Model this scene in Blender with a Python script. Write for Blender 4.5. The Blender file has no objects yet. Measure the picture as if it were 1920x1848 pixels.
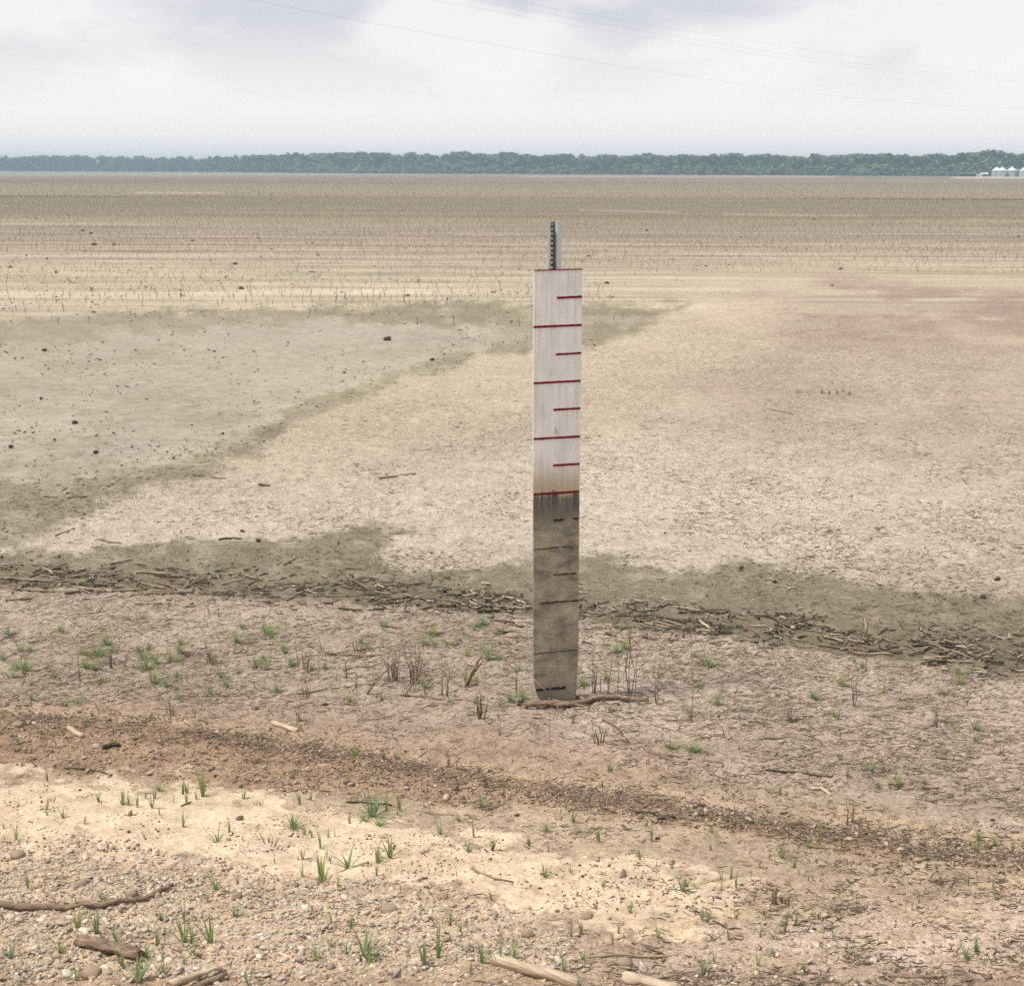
import bpy, math, random
import numpy as np
from mathutils import Matrix, Vector

random.seed(7)
rng = np.random.default_rng(7)
scene = bpy.context.scene
COL = scene.collection

# ------------------------------------------------------------------ camera
HC = 2.95                      # eye height above the foot of the gauge (standing on a bank)
F = 2800.0                     # focal length in photo pixels (photo 1920 x 1848)
PITCH = math.atan((924 - 320.5) / F)
ROLL = math.radians(0.18)
cam = bpy.data.objects.new('camera', bpy.data.cameras.new('camera'))
COL.objects.link(cam)
cam.data.sensor_fit = 'HORIZONTAL'
cam.data.sensor_width = 36.0
cam.data.lens = F / 1920 * 36.0
cam.data.clip_start = 0.1
cam.data.clip_end = 9000
RM = (Matrix.Rotation(math.pi / 2 - PITCH, 3, 'X') @ Matrix.Rotation(ROLL, 3, 'Z'))
cam.matrix_world = Matrix.Translation((0, 0, HC)) @ RM.to_4x4()
cam.data.dof.use_dof = True
cam.data.dof.focus_distance = 8.9
cam.data.dof.aperture_fstop = 9.0
scene.camera = cam
R3 = np.array(RM)

# ------------------------------------------------------------------ world, sun, exposure
SUN_EL, SUN_AZ = math.radians(62), math.radians(-108)      # azimuth from +Y towards +X
world = bpy.data.worlds.new('World')
scene.world = world
world.use_nodes = True
wt = world.node_tree
for n in list(wt.nodes):
    wt.nodes.remove(n)
def wn(t): return wt.nodes.new(t)
w_out = wn('ShaderNodeOutputWorld'); w_bg = wn('ShaderNodeBackground')
w_bg.inputs['Strength'].default_value = 0.1
sky = wn('ShaderNodeTexSky'); sky.sky_type = 'NISHITA'; sky.sun_disc = False
sky.sun_elevation = SUN_EL; sky.sun_rotation = SUN_AZ
tc = wn('ShaderNodeTexCoord')
mp = wn('ShaderNodeMapping'); mp.inputs['Scale'].default_value = (1.0, 1.0, 2.6)
mp.inputs['Location'].default_value = (0.35, 0.1, 0.0)
n1 = wn('ShaderNodeTexNoise'); n1.inputs['Scale'].default_value = 6.5; n1.inputs['Detail'].default_value = 7
n1.inputs['Roughness'].default_value = 0.5; n1.inputs['Distortion'].default_value = 0.25
cr = wn('ShaderNodeValToRGB')
cr.color_ramp.elements[0].position = 0.45; cr.color_ramp.elements[0].color = (4.82, 4.68, 4.74, 1)
cr.color_ramp.elements[1].position = 0.585; cr.color_ramp.elements[1].color = (3.45, 3.46, 3.64, 1)
mixs = wn('ShaderNodeMixRGB'); mixs.inputs[0].default_value = 0.95
# the cloud deck thins to plain pale overcast towards the horizon
sep = wn('ShaderNodeSeparateXYZ'); mr = wn('ShaderNodeMapRange')
mr.inputs['From Min'].default_value = 0.035; mr.inputs['From Max'].default_value = 0.095
mixh = wn('ShaderNodeMixRGB'); mixh.inputs[1].default_value = (5.45, 5.13, 5.02, 1)
L = wt.links.new
L(tc.outputs['Generated'], mp.inputs['Vector']); L(mp.outputs[0], n1.inputs['Vector'])
L(n1.outputs['Fac'], cr.inputs[0])
L(tc.outputs['Generated'], sep.inputs[0]); L(sep.outputs['Z'], mr.inputs['Value'])
L(mr.outputs[0], mixh.inputs[0]); L(cr.outputs[0], mixh.inputs[2])
# sky dimmed overhead, out of view, so that the sun's shadows show stronger
mz = wn('ShaderNodeMapRange'); mz.inputs['From Min'].default_value = 0.2; mz.inputs['From Max'].default_value = 0.75
mz.inputs['To Min'].default_value = 1.0; mz.inputs['To Max'].default_value = 0.66
mzm = wn('ShaderNodeMixRGB'); mzm.blend_type = 'MULTIPLY'; mzm.inputs[0].default_value = 1
L(sep.outputs['Z'], mz.inputs['Value']); L(mixh.outputs[0], mzm.inputs[1]); L(mz.outputs[0], mzm.inputs[2])
L(sky.outputs[0], mixs.inputs[1]); L(mzm.outputs[0], mixs.inputs[2])
L(mixs.outputs[0], w_bg.inputs['Color']); L(w_bg.outputs[0], w_out.inputs['Surface'])

sl = bpy.data.lights.new('sun', 'SUN'); sl.energy = 2.2; sl.angle = math.radians(7); sl.color = (1.0, 0.945, 0.89)
sun = bpy.data.objects.new('sun', sl); COL.objects.link(sun)
sd = Vector((math.sin(SUN_AZ) * math.cos(SUN_EL), math.cos(SUN_AZ) * math.cos(SUN_EL), math.sin(SUN_EL)))
sun.rotation_euler = sd.to_track_quat('Z', 'Y').to_euler()
sun.location = (0, 0, 40)
vs = scene.view_settings
vs.view_transform = 'Standard'; vs.look = 'None'; vs.gamma = 1; vs.exposure = 1.0; vs.use_curve_mapping = False
scene.cycles.max_bounces = 5
scene.cycles.diffuse_bounces = 3
scene.cycles.use_denoising = False
scene.cycles.sample_clamp_direct = 6
scene.cycles.sample_clamp_indirect = 3
LIT = 1.37                    # photo value of a white matte surface lying on the ground, used to turn photo colours into albedo

# ------------------------------------------------------------------ helpers: noise, terrain, photo geometry
TAB = rng.random((8, 256, 256)).astype(np.float32)
def vnoise(x, y, k=0):
    x = np.asarray(x, np.float64); y = np.asarray(y, np.float64)
    xi = np.floor(x).astype(np.int64); yi = np.floor(y).astype(np.int64)
    fx = x - xi; fy = y - yi
    fx = fx * fx * (3 - 2 * fx); fy = fy * fy * (3 - 2 * fy)
    a = TAB[k]; x0 = xi & 255; x1 = (xi + 1) & 255; y0 = yi & 255; y1 = (yi + 1) & 255
    return (a[y0, x0] * (1 - fx) + a[y0, x1] * fx) * (1 - fy) + (a[y1, x0] * (1 - fx) + a[y1, x1] * fx) * fy
def fbm(x, y, oct=4, k=0, gain=0.5):
    s = 0; amp = 1; tot = 0
    for i in range(oct):
        s = s + amp * vnoise(x * 2 ** i + 17.3 * i, y * 2 ** i - 9.1 * i, (k + i) % 8)
        tot += amp; amp *= gain
    return s / tot - 0.5
def hbase(y):
    t = np.clip((8.3 - y) / 8.3, 0, 1)
    return 1.25 * t ** 1.7
RT = None                      # how crumbly the surface is, looked up by place (filled once the zones are known)
def relief(x, y):
    if RT is None: return 1.0
    px, py = project(np.stack(np.broadcast_arrays(x, y, 0.0 * x), -1))
    i = np.clip(((py - 300) / 6).astype(int), 0, RT.shape[0] - 1); j = np.clip(((px + 900) / 6).astype(int), 0, RT.shape[1] - 1)
    return np.where(y < 2.2, 0.7, RT[i, j])
def H(x, y):
    x = np.asarray(x, np.float64); y = np.asarray(y, np.float64)
    d = np.hypot(x, y)
    fine = np.clip(1.6 - d / 22, 0.0, 1)
    z = hbase(y) + 0.05 * fbm(x * 0.35, y * 0.35, 2, 1) * np.clip(2.2 - d / 30, 0, 1)
    z = z + fine * (0.028 * fbm(x * 2.5, y * 2.5, 3, 2) + relief(x, y) * (0.046 * fbm(x * 12, y * 12, 3, 4, 0.6)))
    return z
def rays(px, py):
    px = np.asarray(px, float); py = np.asarray(py, float)
    c = np.stack([(px - 960) / F, -(py - 924) / F, -np.ones_like(px)], -1)
    return c @ R3.T
def ground(px, py):
    r = rays(px, py); z = np.zeros(r.shape[:-1])
    for _ in range(14):
        t = (z - HC) / r[..., 2]
        z = 0.5 * z + 0.5 * H(r[..., 0] * t, r[..., 1] * t)
    t = (z - HC) / r[..., 2]
    return np.stack([r[..., 0] * t, r[..., 1] * t, z], -1)
def project(P):
    q = (P - np.array([0, 0, HC])) @ R3
    w = np.maximum(-q[..., 2], 0.8)
    return 960 + F * q[..., 0] / w, 924 - F * q[..., 1] / w
def G(px, py): return Vector(ground(np.array(px), np.array(py)))
def slant(p): return (Vector(p) - Vector((0, 0, HC))).length
def lin(c):
    c = np.asarray(c, float) / 255
    return np.where(c <= 0.04045, c / 12.92, ((c + 0.055) / 1.055) ** 2.4)

# ------------------------------------------------------------------ helpers: objects
def tag(o, label=None, cat=None, group=None, kind=None):
    if label: o['label'] = label
    if cat: o['category'] = cat
    if group: o['group'] = group
    if kind: o['kind'] = kind
    return o
def obj(name, me, mat=None, parent=None):
    o = bpy.data.objects.new(name, me); COL.objects.link(o)
    if mat is not None and me is not None and not me.materials: me.materials.append(mat)
    if parent is not None: o.parent = parent
    return o
def mesh(name, verts, faces, smooth=False, mats=None, fmat=None):
    me = bpy.data.meshes.new(name); me.from_pydata([tuple(v) for v in verts], [], [tuple(f) for f in faces]); me.update()
    if smooth: me.polygons.foreach_set('use_smooth', [True] * len(me.polygons))
    if mats:
        for m in mats: me.materials.append(m)
    if fmat is not None: me.polygons.foreach_set('material_index', fmat)
    return me
def npmesh(name, V, Fc, color=None, smooth=False):
    """V (n,3), Fc (m,k) with k = 3 or 4"""
    me = bpy.data.meshes.new(name)
    n, (m, k) = len(V), Fc.shape
    me.vertices.add(n); me.vertices.foreach_set('co', np.ascontiguousarray(V, np.float32).ravel())
    me.loops.add(m * k); me.loops.foreach_set('vertex_index', np.ascontiguousarray(Fc, np.int32).ravel())
    me.polygons.add(m); me.polygons.foreach_set('loop_start', np.arange(0, m * k, k, dtype=np.int32))
    if smooth: me.polygons.foreach_set('use_smooth', np.ones(m, bool))
    me.update(calc_edges=True)
    if color is not None:
        a = me.attributes.new('col', 'FLOAT_COLOR', 'POINT')
        c = np.ones((n, 4), np.float32); c[:, :color.shape[1]] = color
        a.data.foreach_set('color', c.ravel())
    return me
def box(v, f, x0, x1, y0, y1, z0, z1):
    b = len(v)
    v += [(x0, y0, z0), (x1, y0, z0), (x1, y1, z0), (x0, y1, z0), (x0, y0, z1), (x1, y0, z1), (x1, y1, z1), (x0, y1, z1)]
    f += [(b, b + 3, b + 2, b + 1), (b + 4, b + 5, b + 6, b + 7), (b, b + 1, b + 5, b + 4), (b + 1, b + 2, b + 6, b + 5),
          (b + 2, b + 3, b + 7, b + 6), (b + 3, b, b + 4, b + 7)]
def tube(v, f, pts, rad, sides=7, jag=0.0, lump=0.0):
    pts = [Vector(p) for p in pts]; n = len(pts); rings = []
    if not hasattr(rad, '__len__'): rad = [rad] * n
    gro = [1 + (random.uniform(-1.1, 0.7) * lump if lump > 0.05 else 0) for _ in range(sides)]   # ridges and splits run along the wood
    for i, p in enumerate(pts):
        t = (pts[min(i + 1, n - 1)] - pts[max(i - 1, 0)]).normalized()
        a = t.cross(Vector((0, 0, 1)))
        if a.length < 0.1: a = t.cross(Vector((0, 1, 0)))
        a.normalize(); b = a.cross(t)
        ring = []
        for k in range(sides):
            th = 2 * math.pi * k / sides
            r = rad[i] * gro[k] * (1 + random.uniform(-lump, lump) * 0.7)
            q = p + a * (math.cos(th) * r) + b * (math.sin(th) * r)
            if jag and i in (0, n - 1): q = q + t * random.uniform(-jag, jag)
            ring.append(len(v)); v.append(q)
        rings.append(ring)
    for i in range(n - 1):
        for k in range(sides):
            k2 = (k + 1) % sides
            f.append((rings[i][k], rings[i][k2], rings[i + 1][k2], rings[i + 1][k]))
    f.append(tuple(reversed(rings[0]))); f.append(tuple(rings[-1]))

# ------------------------------------------------------------------ materials
def mat(name):
    m = bpy.data.materials.new(name); m.use_nodes = True
    nt = m.node_tree; p = nt.nodes['Principled BSDF']
    return m, nt, p
def N(nt, t, **kw):
    n = nt.nodes.new(t)
    for k, val in kw.items():
        if k in n.inputs: n.inputs[k].default_value = val
        else: setattr(n, k, val)
    return n
def ramp(nt, stops, interp='LINEAR'):
    r = nt.nodes.new('ShaderNodeValToRGB'); e = r.color_ramp.elements; r.color_ramp.interpolation = interp
    while len(e) < len(stops): e.new(0.5)
    for i, (pos, c) in enumerate(stops):
        e[i].position = pos; e[i].color = (*c, 1)
    return r
def noisy(name, c0, c1, scale=20, rough=0.9, bump=0.3, stretch=(1, 1, 1), rnd=None, detail=5, dist=0.01, spec=0.2):
    """two-tone noise; rnd = list of colours chosen per object (Object Info random) and multiplied in"""
    m, nt, p = mat(name)
    t = N(nt, 'ShaderNodeTexCoord'); mp_ = N(nt, 'ShaderNodeMapping'); mp_.inputs['Scale'].default_value = stretch
    nz = N(nt, 'ShaderNodeTexNoise', Scale=scale, Detail=detail, Roughness=0.65)
    r = ramp(nt, [(0.32, c0), (0.68, c1)])
    nt.links.new(t.outputs['Object'], mp_.inputs[0]); nt.links.new(mp_.outputs[0], nz.inputs['Vector'])
    nt.links.new(nz.outputs['Fac'], r.inputs[0])
    out = r.outputs[0]
    if rnd:
        oi = N(nt, 'ShaderNodeObjectInfo'); rr = ramp(nt, [((i + 0.5) / len(rnd), c) for i, c in enumerate(rnd)])
        mx = N(nt, 'ShaderNodeMixRGB', blend_type='MULTIPLY'); mx.inputs[0].default_value = 1
        nt.links.new(oi.outputs['Random'], rr.inputs[0]); nt.links.new(out, mx.inputs[1]); nt.links.new(rr.outputs[0], mx.inputs[2])
        out = mx.outputs[0]
    nt.links.new(out, p.inputs['Base Color'])
    p.inputs['Roughness'].default_value = rough; p.inputs['Specular IOR Level'].default_value = spec
    if bump:
        b = N(nt, 'ShaderNodeBump', Strength=bump, Distance=dist)
        nt.links.new(nz.outputs['Fac'], b.inputs['Height']); nt.links.new(b.outputs[0], p.inputs['Normal'])
    return m
def attr_mat(name, rough=0.9, scale=60, var=0.35):
    m, nt, p = mat(name)
    a = N(nt, 'ShaderNodeAttribute', attribute_name='col')
    t = N(nt, 'ShaderNodeTexCoord'); nz = N(nt, 'ShaderNodeTexNoise', Scale=scale, Detail=3)
    r = ramp(nt, [(0.3, (1 - var,) * 3), (0.7, (1 + var,) * 3)])
    mx = N(nt, 'ShaderNodeMixRGB', blend_type='MULTIPLY'); mx.inputs[0].default_value = 1
    nt.links.new(t.outputs['Object'], nz.inputs['Vector']); nt.links.new(nz.outputs['Fac'], r.inputs[0])
    nt.links.new(a.outputs['Color'], mx.inputs[1]); nt.links.new(r.outputs[0], mx.inputs[2])
    nt.links.new(mx.outputs[0], p.inputs['Base Color'])
    p.inputs['Roughness'].default_value = rough; p.inputs['Specular IOR Level'].default_value = 0.15
    return m

M = {}
M['litter'] = attr_mat('litter')
M['gravel'] = attr_mat('gravel_stones', 0.85, 90, 0.25)
M['cane'] = noisy('cane', (0.20, 0.16, 0.115), (0.47, 0.395, 0.295), 6, 0.8, 0.5, (1, 14, 14),
                  rnd=[(0.62, 0.6, 0.57), (1, 0.96, 0.9), (1.15, 1.1, 1.03), (0.45, 0.42, 0.39), (0.85, 0.77, 0.69), (0.72, 0.7, 0.66)])
M['dark_cane'] = noisy('dark_cane', (0.045, 0.037, 0.028), (0.15, 0.12, 0.085), 8, 0.8, 0.5, (1, 10, 10),
                       rnd=[(0.6, 0.65, 0.55), (1, 1, 1), (1.3, 1.1, 0.9)])
M['bark'] = noisy('bark', (0.13, 0.09, 0.063), (0.40, 0.29, 0.205), 14, 0.9, 0.9, (1, 5, 5), dist=0.02)
M['splitwood'] = noisy('split_wood', (0.36, 0.27, 0.18), (0.64, 0.53, 0.39), 10, 0.8, 0.6, (1, 9, 9))
M['stem'] = noisy('dry_stem', (0.14, 0.11, 0.08), (0.32, 0.255, 0.185), 25, 0.9, 0.2, rnd=[(0.7, 0.7, 0.7), (1, 1, 1), (1.25, 1.15, 1.05)])
M['grass'] = noisy('grass', (0.21, 0.265, 0.11), (0.37, 0.425, 0.215), 18, 0.6, 0,
                   rnd=[(0.9, 1.0, 0.95), (1.0, 1.0, 0.9), (1.15, 1.05, 0.9), (0.85, 0.95, 1.0)], spec=0.35)
def leafy(m, fac=0.45):
    nt = m.node_tree; p = nt.nodes['Principled BSDF']; o_ = nt.nodes['Material Output']
    tr = nt.nodes.new('ShaderNodeBsdfTranslucent'); mx = nt.nodes.new('ShaderNodeMixShader'); mx.inputs[0].default_value = fac
    nt.links.new(p.inputs['Base Color'].links[0].from_socket, tr.inputs['Color'])
    nt.links.new(p.outputs[0], mx.inputs[1]); nt.links.new(tr.outputs[0], mx.inputs[2]); nt.links.new(mx.outputs[0], o_.inputs['Surface'])
leafy(M['grass'])
M['clod'] = noisy('mud_clod', (0.05, 0.039, 0.03), (0.16, 0.125, 0.09), 30, 0.95, 0.8)
M['rock'] = noisy('rock', (0.32, 0.25, 0.18), (0.52, 0.42, 0.32), 25, 0.9, 0.7, rnd=[(0.8, 0.78, 0.75), (1, 1, 1), (1.1, 1.02, 0.95)])
M['red'] = noisy('red_paint', (0.135, 0.004, 0.010), (0.21, 0.008, 0.016), 60, 0.55, 0.2)
M['faded'] = noisy('faded_paint', (0.045, 0.024, 0.02), (0.085, 0.058, 0.045), 70, 0.8, 0.2)
M['maroon'] = noisy('weathered_maroon_paint', (0.035, 0.012, 0.014), (0.075, 0.035, 0.03), 70, 0.8, 0.2)
M['black'] = noisy('black_paint', (0.008, 0.010, 0.016), (0.025, 0.027, 0.035), 60, 0.7, 0.2)
M['galv'] = noisy('galvanised_steel', (0.40, 0.45, 0.47), (0.54, 0.58, 0.60), 40, 0.5, 0.1)
M['galv'].node_tree.nodes['Principled BSDF'].inputs['Metallic'].default_value = 0.25
M['greenpost'] = noisy('green_post_enamel', (0.045, 0.085, 0.075), (0.13, 0.17, 0.155), 70, 0.6, 0.2)
M['wire'] = noisy('aluminium_cable', (0.16, 0.16, 0.165), (0.22, 0.22, 0.225), 5, 0.6, 0)
M['leaf'] = noisy('far_foliage', (0.042, 0.076, 0.042), (0.105, 0.150, 0.072), 0.25, 0.9, 0, rnd=[(0.6, 0.7, 0.72), (1.15, 1.15, 1.1), (1.75, 1.6, 1.2), (0.85, 0.92, 0.95), (1.35, 1.35, 1.0)])
M['leaf_pale'] = noisy('far_scrub_foliage', (0.10, 0.165, 0.065), (0.19, 0.265, 0.105), 0.25, 0.9, 0, rnd=[(0.8, 0.85, 0.85), (1, 1, 1), (1.2, 1.15, 1.0)])
M['trunk'] = noisy('far_trunk', (0.05, 0.04, 0.03), (0.10, 0.08, 0.06), 1, 0.9, 0)
M['bin_wall'] = noisy('corrugated_bin_wall', (0.30, 0.32, 0.335), (0.42, 0.44, 0.45), 1, 0.5, 0.0, (0.3, 0.3, 6))
M['bin_roof'] = noisy('bin_roof', (0.62, 0.64, 0.66), (0.74, 0.75, 0.77), 1, 0.5, 0)
M['shed_white'] = noisy('white_sheet', (0.60, 0.60, 0.60), (0.74, 0.74, 0.74), 1, 0.6, 0)
M['shed_dark'] = noisy('dark_shed', (0.07, 0.08, 0.085), (0.12, 0.13, 0.135), 1, 0.8, 0)

# ------------------------------------------------------------------ ground: zones of bare surface, named in photo pixels, turned into places by project()
def sdist(poly, x, y):
    """signed distance to a polygon, + inside"""
    P = np.array(poly, float); d = np.full(x.shape, 1e9); inside = np.zeros(x.shape, bool)
    for i in range(len(P)):
        a, b = P[i], P[(i + 1) % len(P)]
        e = b - a; wx = x - a[0]; wy = y - a[1]
        t = np.clip((wx * e[0] + wy * e[1]) / (e @ e + 1e-9), 0, 1)
        d = np.minimum(d, (wx - t * e[0]) ** 2 + (wy - t * e[1]) ** 2)
        c = (a[1] > y) != (b[1] > y)
        with np.errstate(divide='ignore', invalid='ignore'):
            xi = a[0] + (y - a[1]) * e[0] / (e[1] if e[1] else 1e-9)
        inside ^= c & (x < xi)
    return np.where(inside, 1, -1) * np.sqrt(d)
def ldist(line, x, y):
    P = np.array(line, float); d = np.full(x.shape, 1e9)
    for i in range(len(P) - 1):
        a, e = P[i], P[i + 1] - P[i]
        wx = x - a[0]; wy = y - a[1]
        t = np.clip((wx * e[0] + wy * e[1]) / (e @ e), 0, 1)
        d = np.minimum(d, (wx - t * e[0]) ** 2 + (wy - t * e[1]) ** 2)
    return np.sqrt(d)
def sm(a, b, x):
    t = np.clip((x - a) / (b - a), 0, 1); return t * t * (3 - 2 * t)
Z = {
 'flat': [(-900,640),(-600,610),(0,607),(250,600),(400,600),(500,590),(650,590),(800,610),(900,615),(980,600),(1100,610),(1100,640),(960,650),(820,675),(700,715),(600,745),(520,790),(440,830),(330,870),(150,900),(0,905),(-900,960)],
 'ooze_top': [(-900,600),(0,606),(120,602),(230,590),(330,583),(500,576),(600,573),(980,570),(1180,572),(1290,572),(1230,600),(1100,645),(980,655),(985,632),(900,618),(760,612),(600,602),(450,612),(300,622),(100,640),(0,650),(-900,690)],
 'ooze_side': [(985,640),(820,668),(700,708),(600,742),(500,785),(430,825),(330,864),(200,886),(100,896),(0,902),(-900,950),(-900,1060),(0,1040),(60,1020),(110,990),(190,945),(350,895),(450,862),(510,830),(560,790),(640,752),(720,720),(830,690),(985,655)],
 'ooze_band': [(-900,1060),(0,1038),(100,1032),(200,1032),(300,1017),(420,1010),(560,1002),(780,980),(810,996),(700,1030),(720,1058),(800,1072),(940,1060),(990,1050),(1090,1040),(1180,1045),(1250,1058),(1320,1070),(1400,1050),(1450,1058),(1520,1080),(1600,1095),(1750,1113),(1920,1115),(2800,1130),(2800,1320),(1920,1268),(1750,1252),(1600,1230),(1450,1198),(1300,1185),(1100,1160),(960,1150),(800,1142),(600,1128),(400,1118),(200,1112),(0,1108),(-900,1100)],
 'straw': [(-900,1105),(0,1108),(200,1112),(400,1118),(600,1128),(960,1150),(1300,1187),(1600,1232),(1920,1268),(2800,1330),(2800,1640),(1920,1560),(1600,1500),(1350,1455),(1000,1420),(760,1395),(500,1350),(250,1325),(0,1318),(-900,1300)],
 'track': [(-900,1315),(0,1338),(300,1357),(500,1387),(700,1418),(900,1452),(1100,1482),(1400,1524),(1700,1572),(1920,1596),(2800,1680),(2800,1750),(1920,1640),(1600,1596),(1300,1545),(1000,1512),(800,1505),(600,1492),(400,1472),(200,1452),(0,1436),(-900,1400)],
 'cream': [(-900,1420),(0,1448),(200,1466),(420,1490),(650,1532),(900,1572),(1050,1590),(1200,1612),(1420,1655),(1330,1740),(1200,1770),(1100,1735),(960,1700),(850,1662),(600,1642),(300,1612),(150,1592),(0,1602),(-900,1640)],
 'gravel': [(-900,1640),(0,1600),(150,1588),(330,1612),(600,1648),(800,1664),(960,1715),(1060,1760),(1130,1850),(1140,2300),(-900,2300)],
 'soil': [(1330,1745),(1500,1700),(1700,1700),(1920,1670),(2800,1690),(2800,2300),(1130,2300),(1140,1840)],
 'pink': [(1300,610),(1460,545),(1560,522),(1920,515),(2800,520),(2800,660),(1920,650),(1500,650)],
 'mauve': [(1250,690),(1500,650),(1920,640),(2800,650),(2800,960),(1920,930),(1500,890),(1300,820)],
 'pale_right': [(1090,650),(1240,600),(1330,560),(1500,530),(1450,640),(1300,700),(1090,800)],
}
EDGE = {'flat': (22, 26), 'ooze_top': (10, 26), 'ooze_side': (12, 34), 'ooze_band': (6, 26), 'straw': (10, 22), 'track': (8, 26),
        'cream': (12, 70), 'gravel': (16, 60), 'soil': (40, 60), 'pink': (50, 50), 'mauve': (80, 60), 'pale_right': (50, 30)}
def zones(px, py):
    z = {}
    for i, (k, poly) in enumerate(Z.items()):
        soft, amp = EDGE[k]
        w = fbm(px / 70 + 3 * i, py / 24 + 5 * i, 6, i % 8, 0.72) * 2.2 * amp
        z[k] = sm(-soft, soft, sdist(poly, px, py) + w)
    return z
YC = np.array([300, 319, 322, 325, 329, 334, 339, 346, 356, 368, 385, 400, 418, 426, 450, 480, 520, 560, 600, 800, 1000, 1060, 1150, 1250, 1320, 1400, 1500, 1700, 1848, 2300], float)
CC = lin(np.array([(150,160,130),(150,160,130),(160,160,135),(172,158,140),(160,142,126),(150,131,116),(158,139,121),(166,148,128),(172,155,134),(168,151,129),(164,149,126),(168,151,128),(178,160,136),(184,166,146),(190,170,148),(202,182,157),
   (211,194,166),(219,201,173),(218,199,172),(216,196,172),(228,209,188),(224,205,182),(196,175,153),(195,173,152),(196,167,142),(206,177,148),(223,199,169),(216,190,164),(209,180,157),(209,180,157)], float))
def ground_color(px, py, x, y):
    """bare-surface albedo, crack mask, wetness"""
    z = zones(px, py)
    d = np.hypot(x, y)
    pyw = py + 10 * fbm(px / 260, py / 30, 3, 2) * np.clip((py - 330) / 100, 0, 1) + np.where(py < 640, (px - 960) * np.interp(py, [330, 345, 420, 520, 640], [-0.0035, 0.001, 0.008, 0.0, 0.0]) * -1, 0)
    c = np.stack([np.interp(pyw, YC, CC[:, i]) for i in range(3)], -1)
    far = sm(640, 560, py)
    st = fbm(x / 42 + 0.02 * y, y / 1.1, 4, 3, 0.6) * sm(330, 420, py) * far      # long pale and dark bands left by the rows
    st2 = fbm(x / 7 + 0.015 * y, y / 0.42, 3, 5, 0.6) * sm(400, 450, py) * far
    c = c * (1 + (0.55 * st * np.clip(d / 45, 0.6, 1.4)) + 0.9 * st2)[..., None]
    patchy = 0.62 + 0.38 * sm(-0.2, 0.04, fbm(px / 42 + 7, py / 15, 5, 1, 0.66))
    def lay(col, w):
        nonlocal c
        c = c * (1 - w[..., None]) + lin(col) * w[..., None]
    lay((184,153,138), 0.65 * z['pink'] * (0.4 + 0.9 * sm(-0.12, 0.15, fbm(px / 110 + 3, py / 22, 5, 5, 0.6)))); lay((200,176,161), 0.55 * z['mauve'] * (0.5 + 0.8 * sm(-0.15, 0.15, fbm(px / 130, py / 40, 4, 4))))
    lay((228,206,180), 0.6 * z['pale_right']); lay((236,217,197), 0.65 * sm(260, 60, np.abs(py - 960) + 0.25 * np.abs(px - 1250)))
    lay((176,163,145), 0.92 * z['flat']); lay((158,147,124), 0.5 * z['flat'] * sm(0.0, 0.22, fbm(px / 140 + 6, py / 30, 5, 2, 0.6))); lay((156,144,117), 0.85 * z['ooze_top'] * patchy)
    lay((154,143,117), 0.85 * z['ooze_side'] * patchy); lay((155,142,116), 0.93 * z['ooze_band'] * patchy)
    drift = np.maximum(sm(46, 4, ldist([(-900,1095),(0,1080),(250,1095),(500,1110),(760,1118),(960,1142),(1090,1152),(1300,1168),(1480,1190),(1700,1212),(1920,1232),(2800,1300)], px, py) + 26 * fbm(px / 60, py / 20, 3, 5)), 0)
    lay((136,122,98), 0.5 * drift)
    str_col = np.where((px > 1050)[..., None], lin((229,207,188)), lin((215,192,172)))
    w = 0.85 * z['straw']; c = c * (1 - w[..., None]) + str_col * w[..., None]
    grime = sm(0.02, 0.2, fbm(px / 120, py / 40, 4, 6)) * z['straw']; lay((190,167,145), 0.55 * grime)
    lay((205,176,152), 0.6 * sm(60, 0, ldist([(-900,1290),(0,1318),(500,1345),(900,1390),(1300,1430)], px, py)))
    lay((200,178,158), 0.55 * sm(130, 20, ldist([(1350,1440),(1650,1470),(2800,1520)], px, py)))
    lay((201,169,139), 0.85 * z['track']); lay((172,142,115), 0.6 * z['track'] * sm(0.0, 0.16, fbm(px / 90 + 1, py / 18, 4, 6, 0.6)))
    edge = sm(16, 3, ldist([(-900,1310),(0,1345),(300,1362),(500,1392),(700,1424),(900,1458),(1100,1490),(1400,1535),(1700,1582),(1920,1606),(2800,1700)], px, py) + 12 * fbm(px / 40, py / 12, 3, 1))
    lay((172,143,117), 0.7 * edge)
    pale = sm(12, 2, np.abs(sdist([(-900,1303),(0,1326),(300,1344),(500,1372),(700,1402),(900,1436),(1100,1466),(1400,1505),(1700,1550),(1920,1575),(2800,1660),(2800,3000),(-900,3000)], px, py)) + 14 * fbm(px / 50, py / 20, 3, 4))
    lay((226,197,162), 0.55 * pale)
    lay((238,215,184), 0.92 * z['cream'] * (0.45 + 0.55 * sm(-0.16, 0.02, fbm(px / 80 + 3, py / 26, 4, 2, 0.65)))); lay((246,219,186), 0.92 * z['gravel']); lay((243,217,195), 0.85 * z['soil'])
    lay((196,166,138), 0.6 * sm(1790, 1850, py + 60 * fbm(px / 90, py / 60, 3, 2)))
    scr = sm(0.05, 0.2, fbm(px / 150 + 8, py / 50, 4, 3)) * sm(1560, 1600, py) * sm(1000, 1300, px)
    lay((176,152,130), 0.5 * scr)
    lay((235,208,170), 0.55 * sm(0.06, 0.16, fbm(px / 160 + 2, py / 45 + 7, 4, 6)) * sm(1500, 1560, py) * sm(1000, 1250, px))
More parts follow.
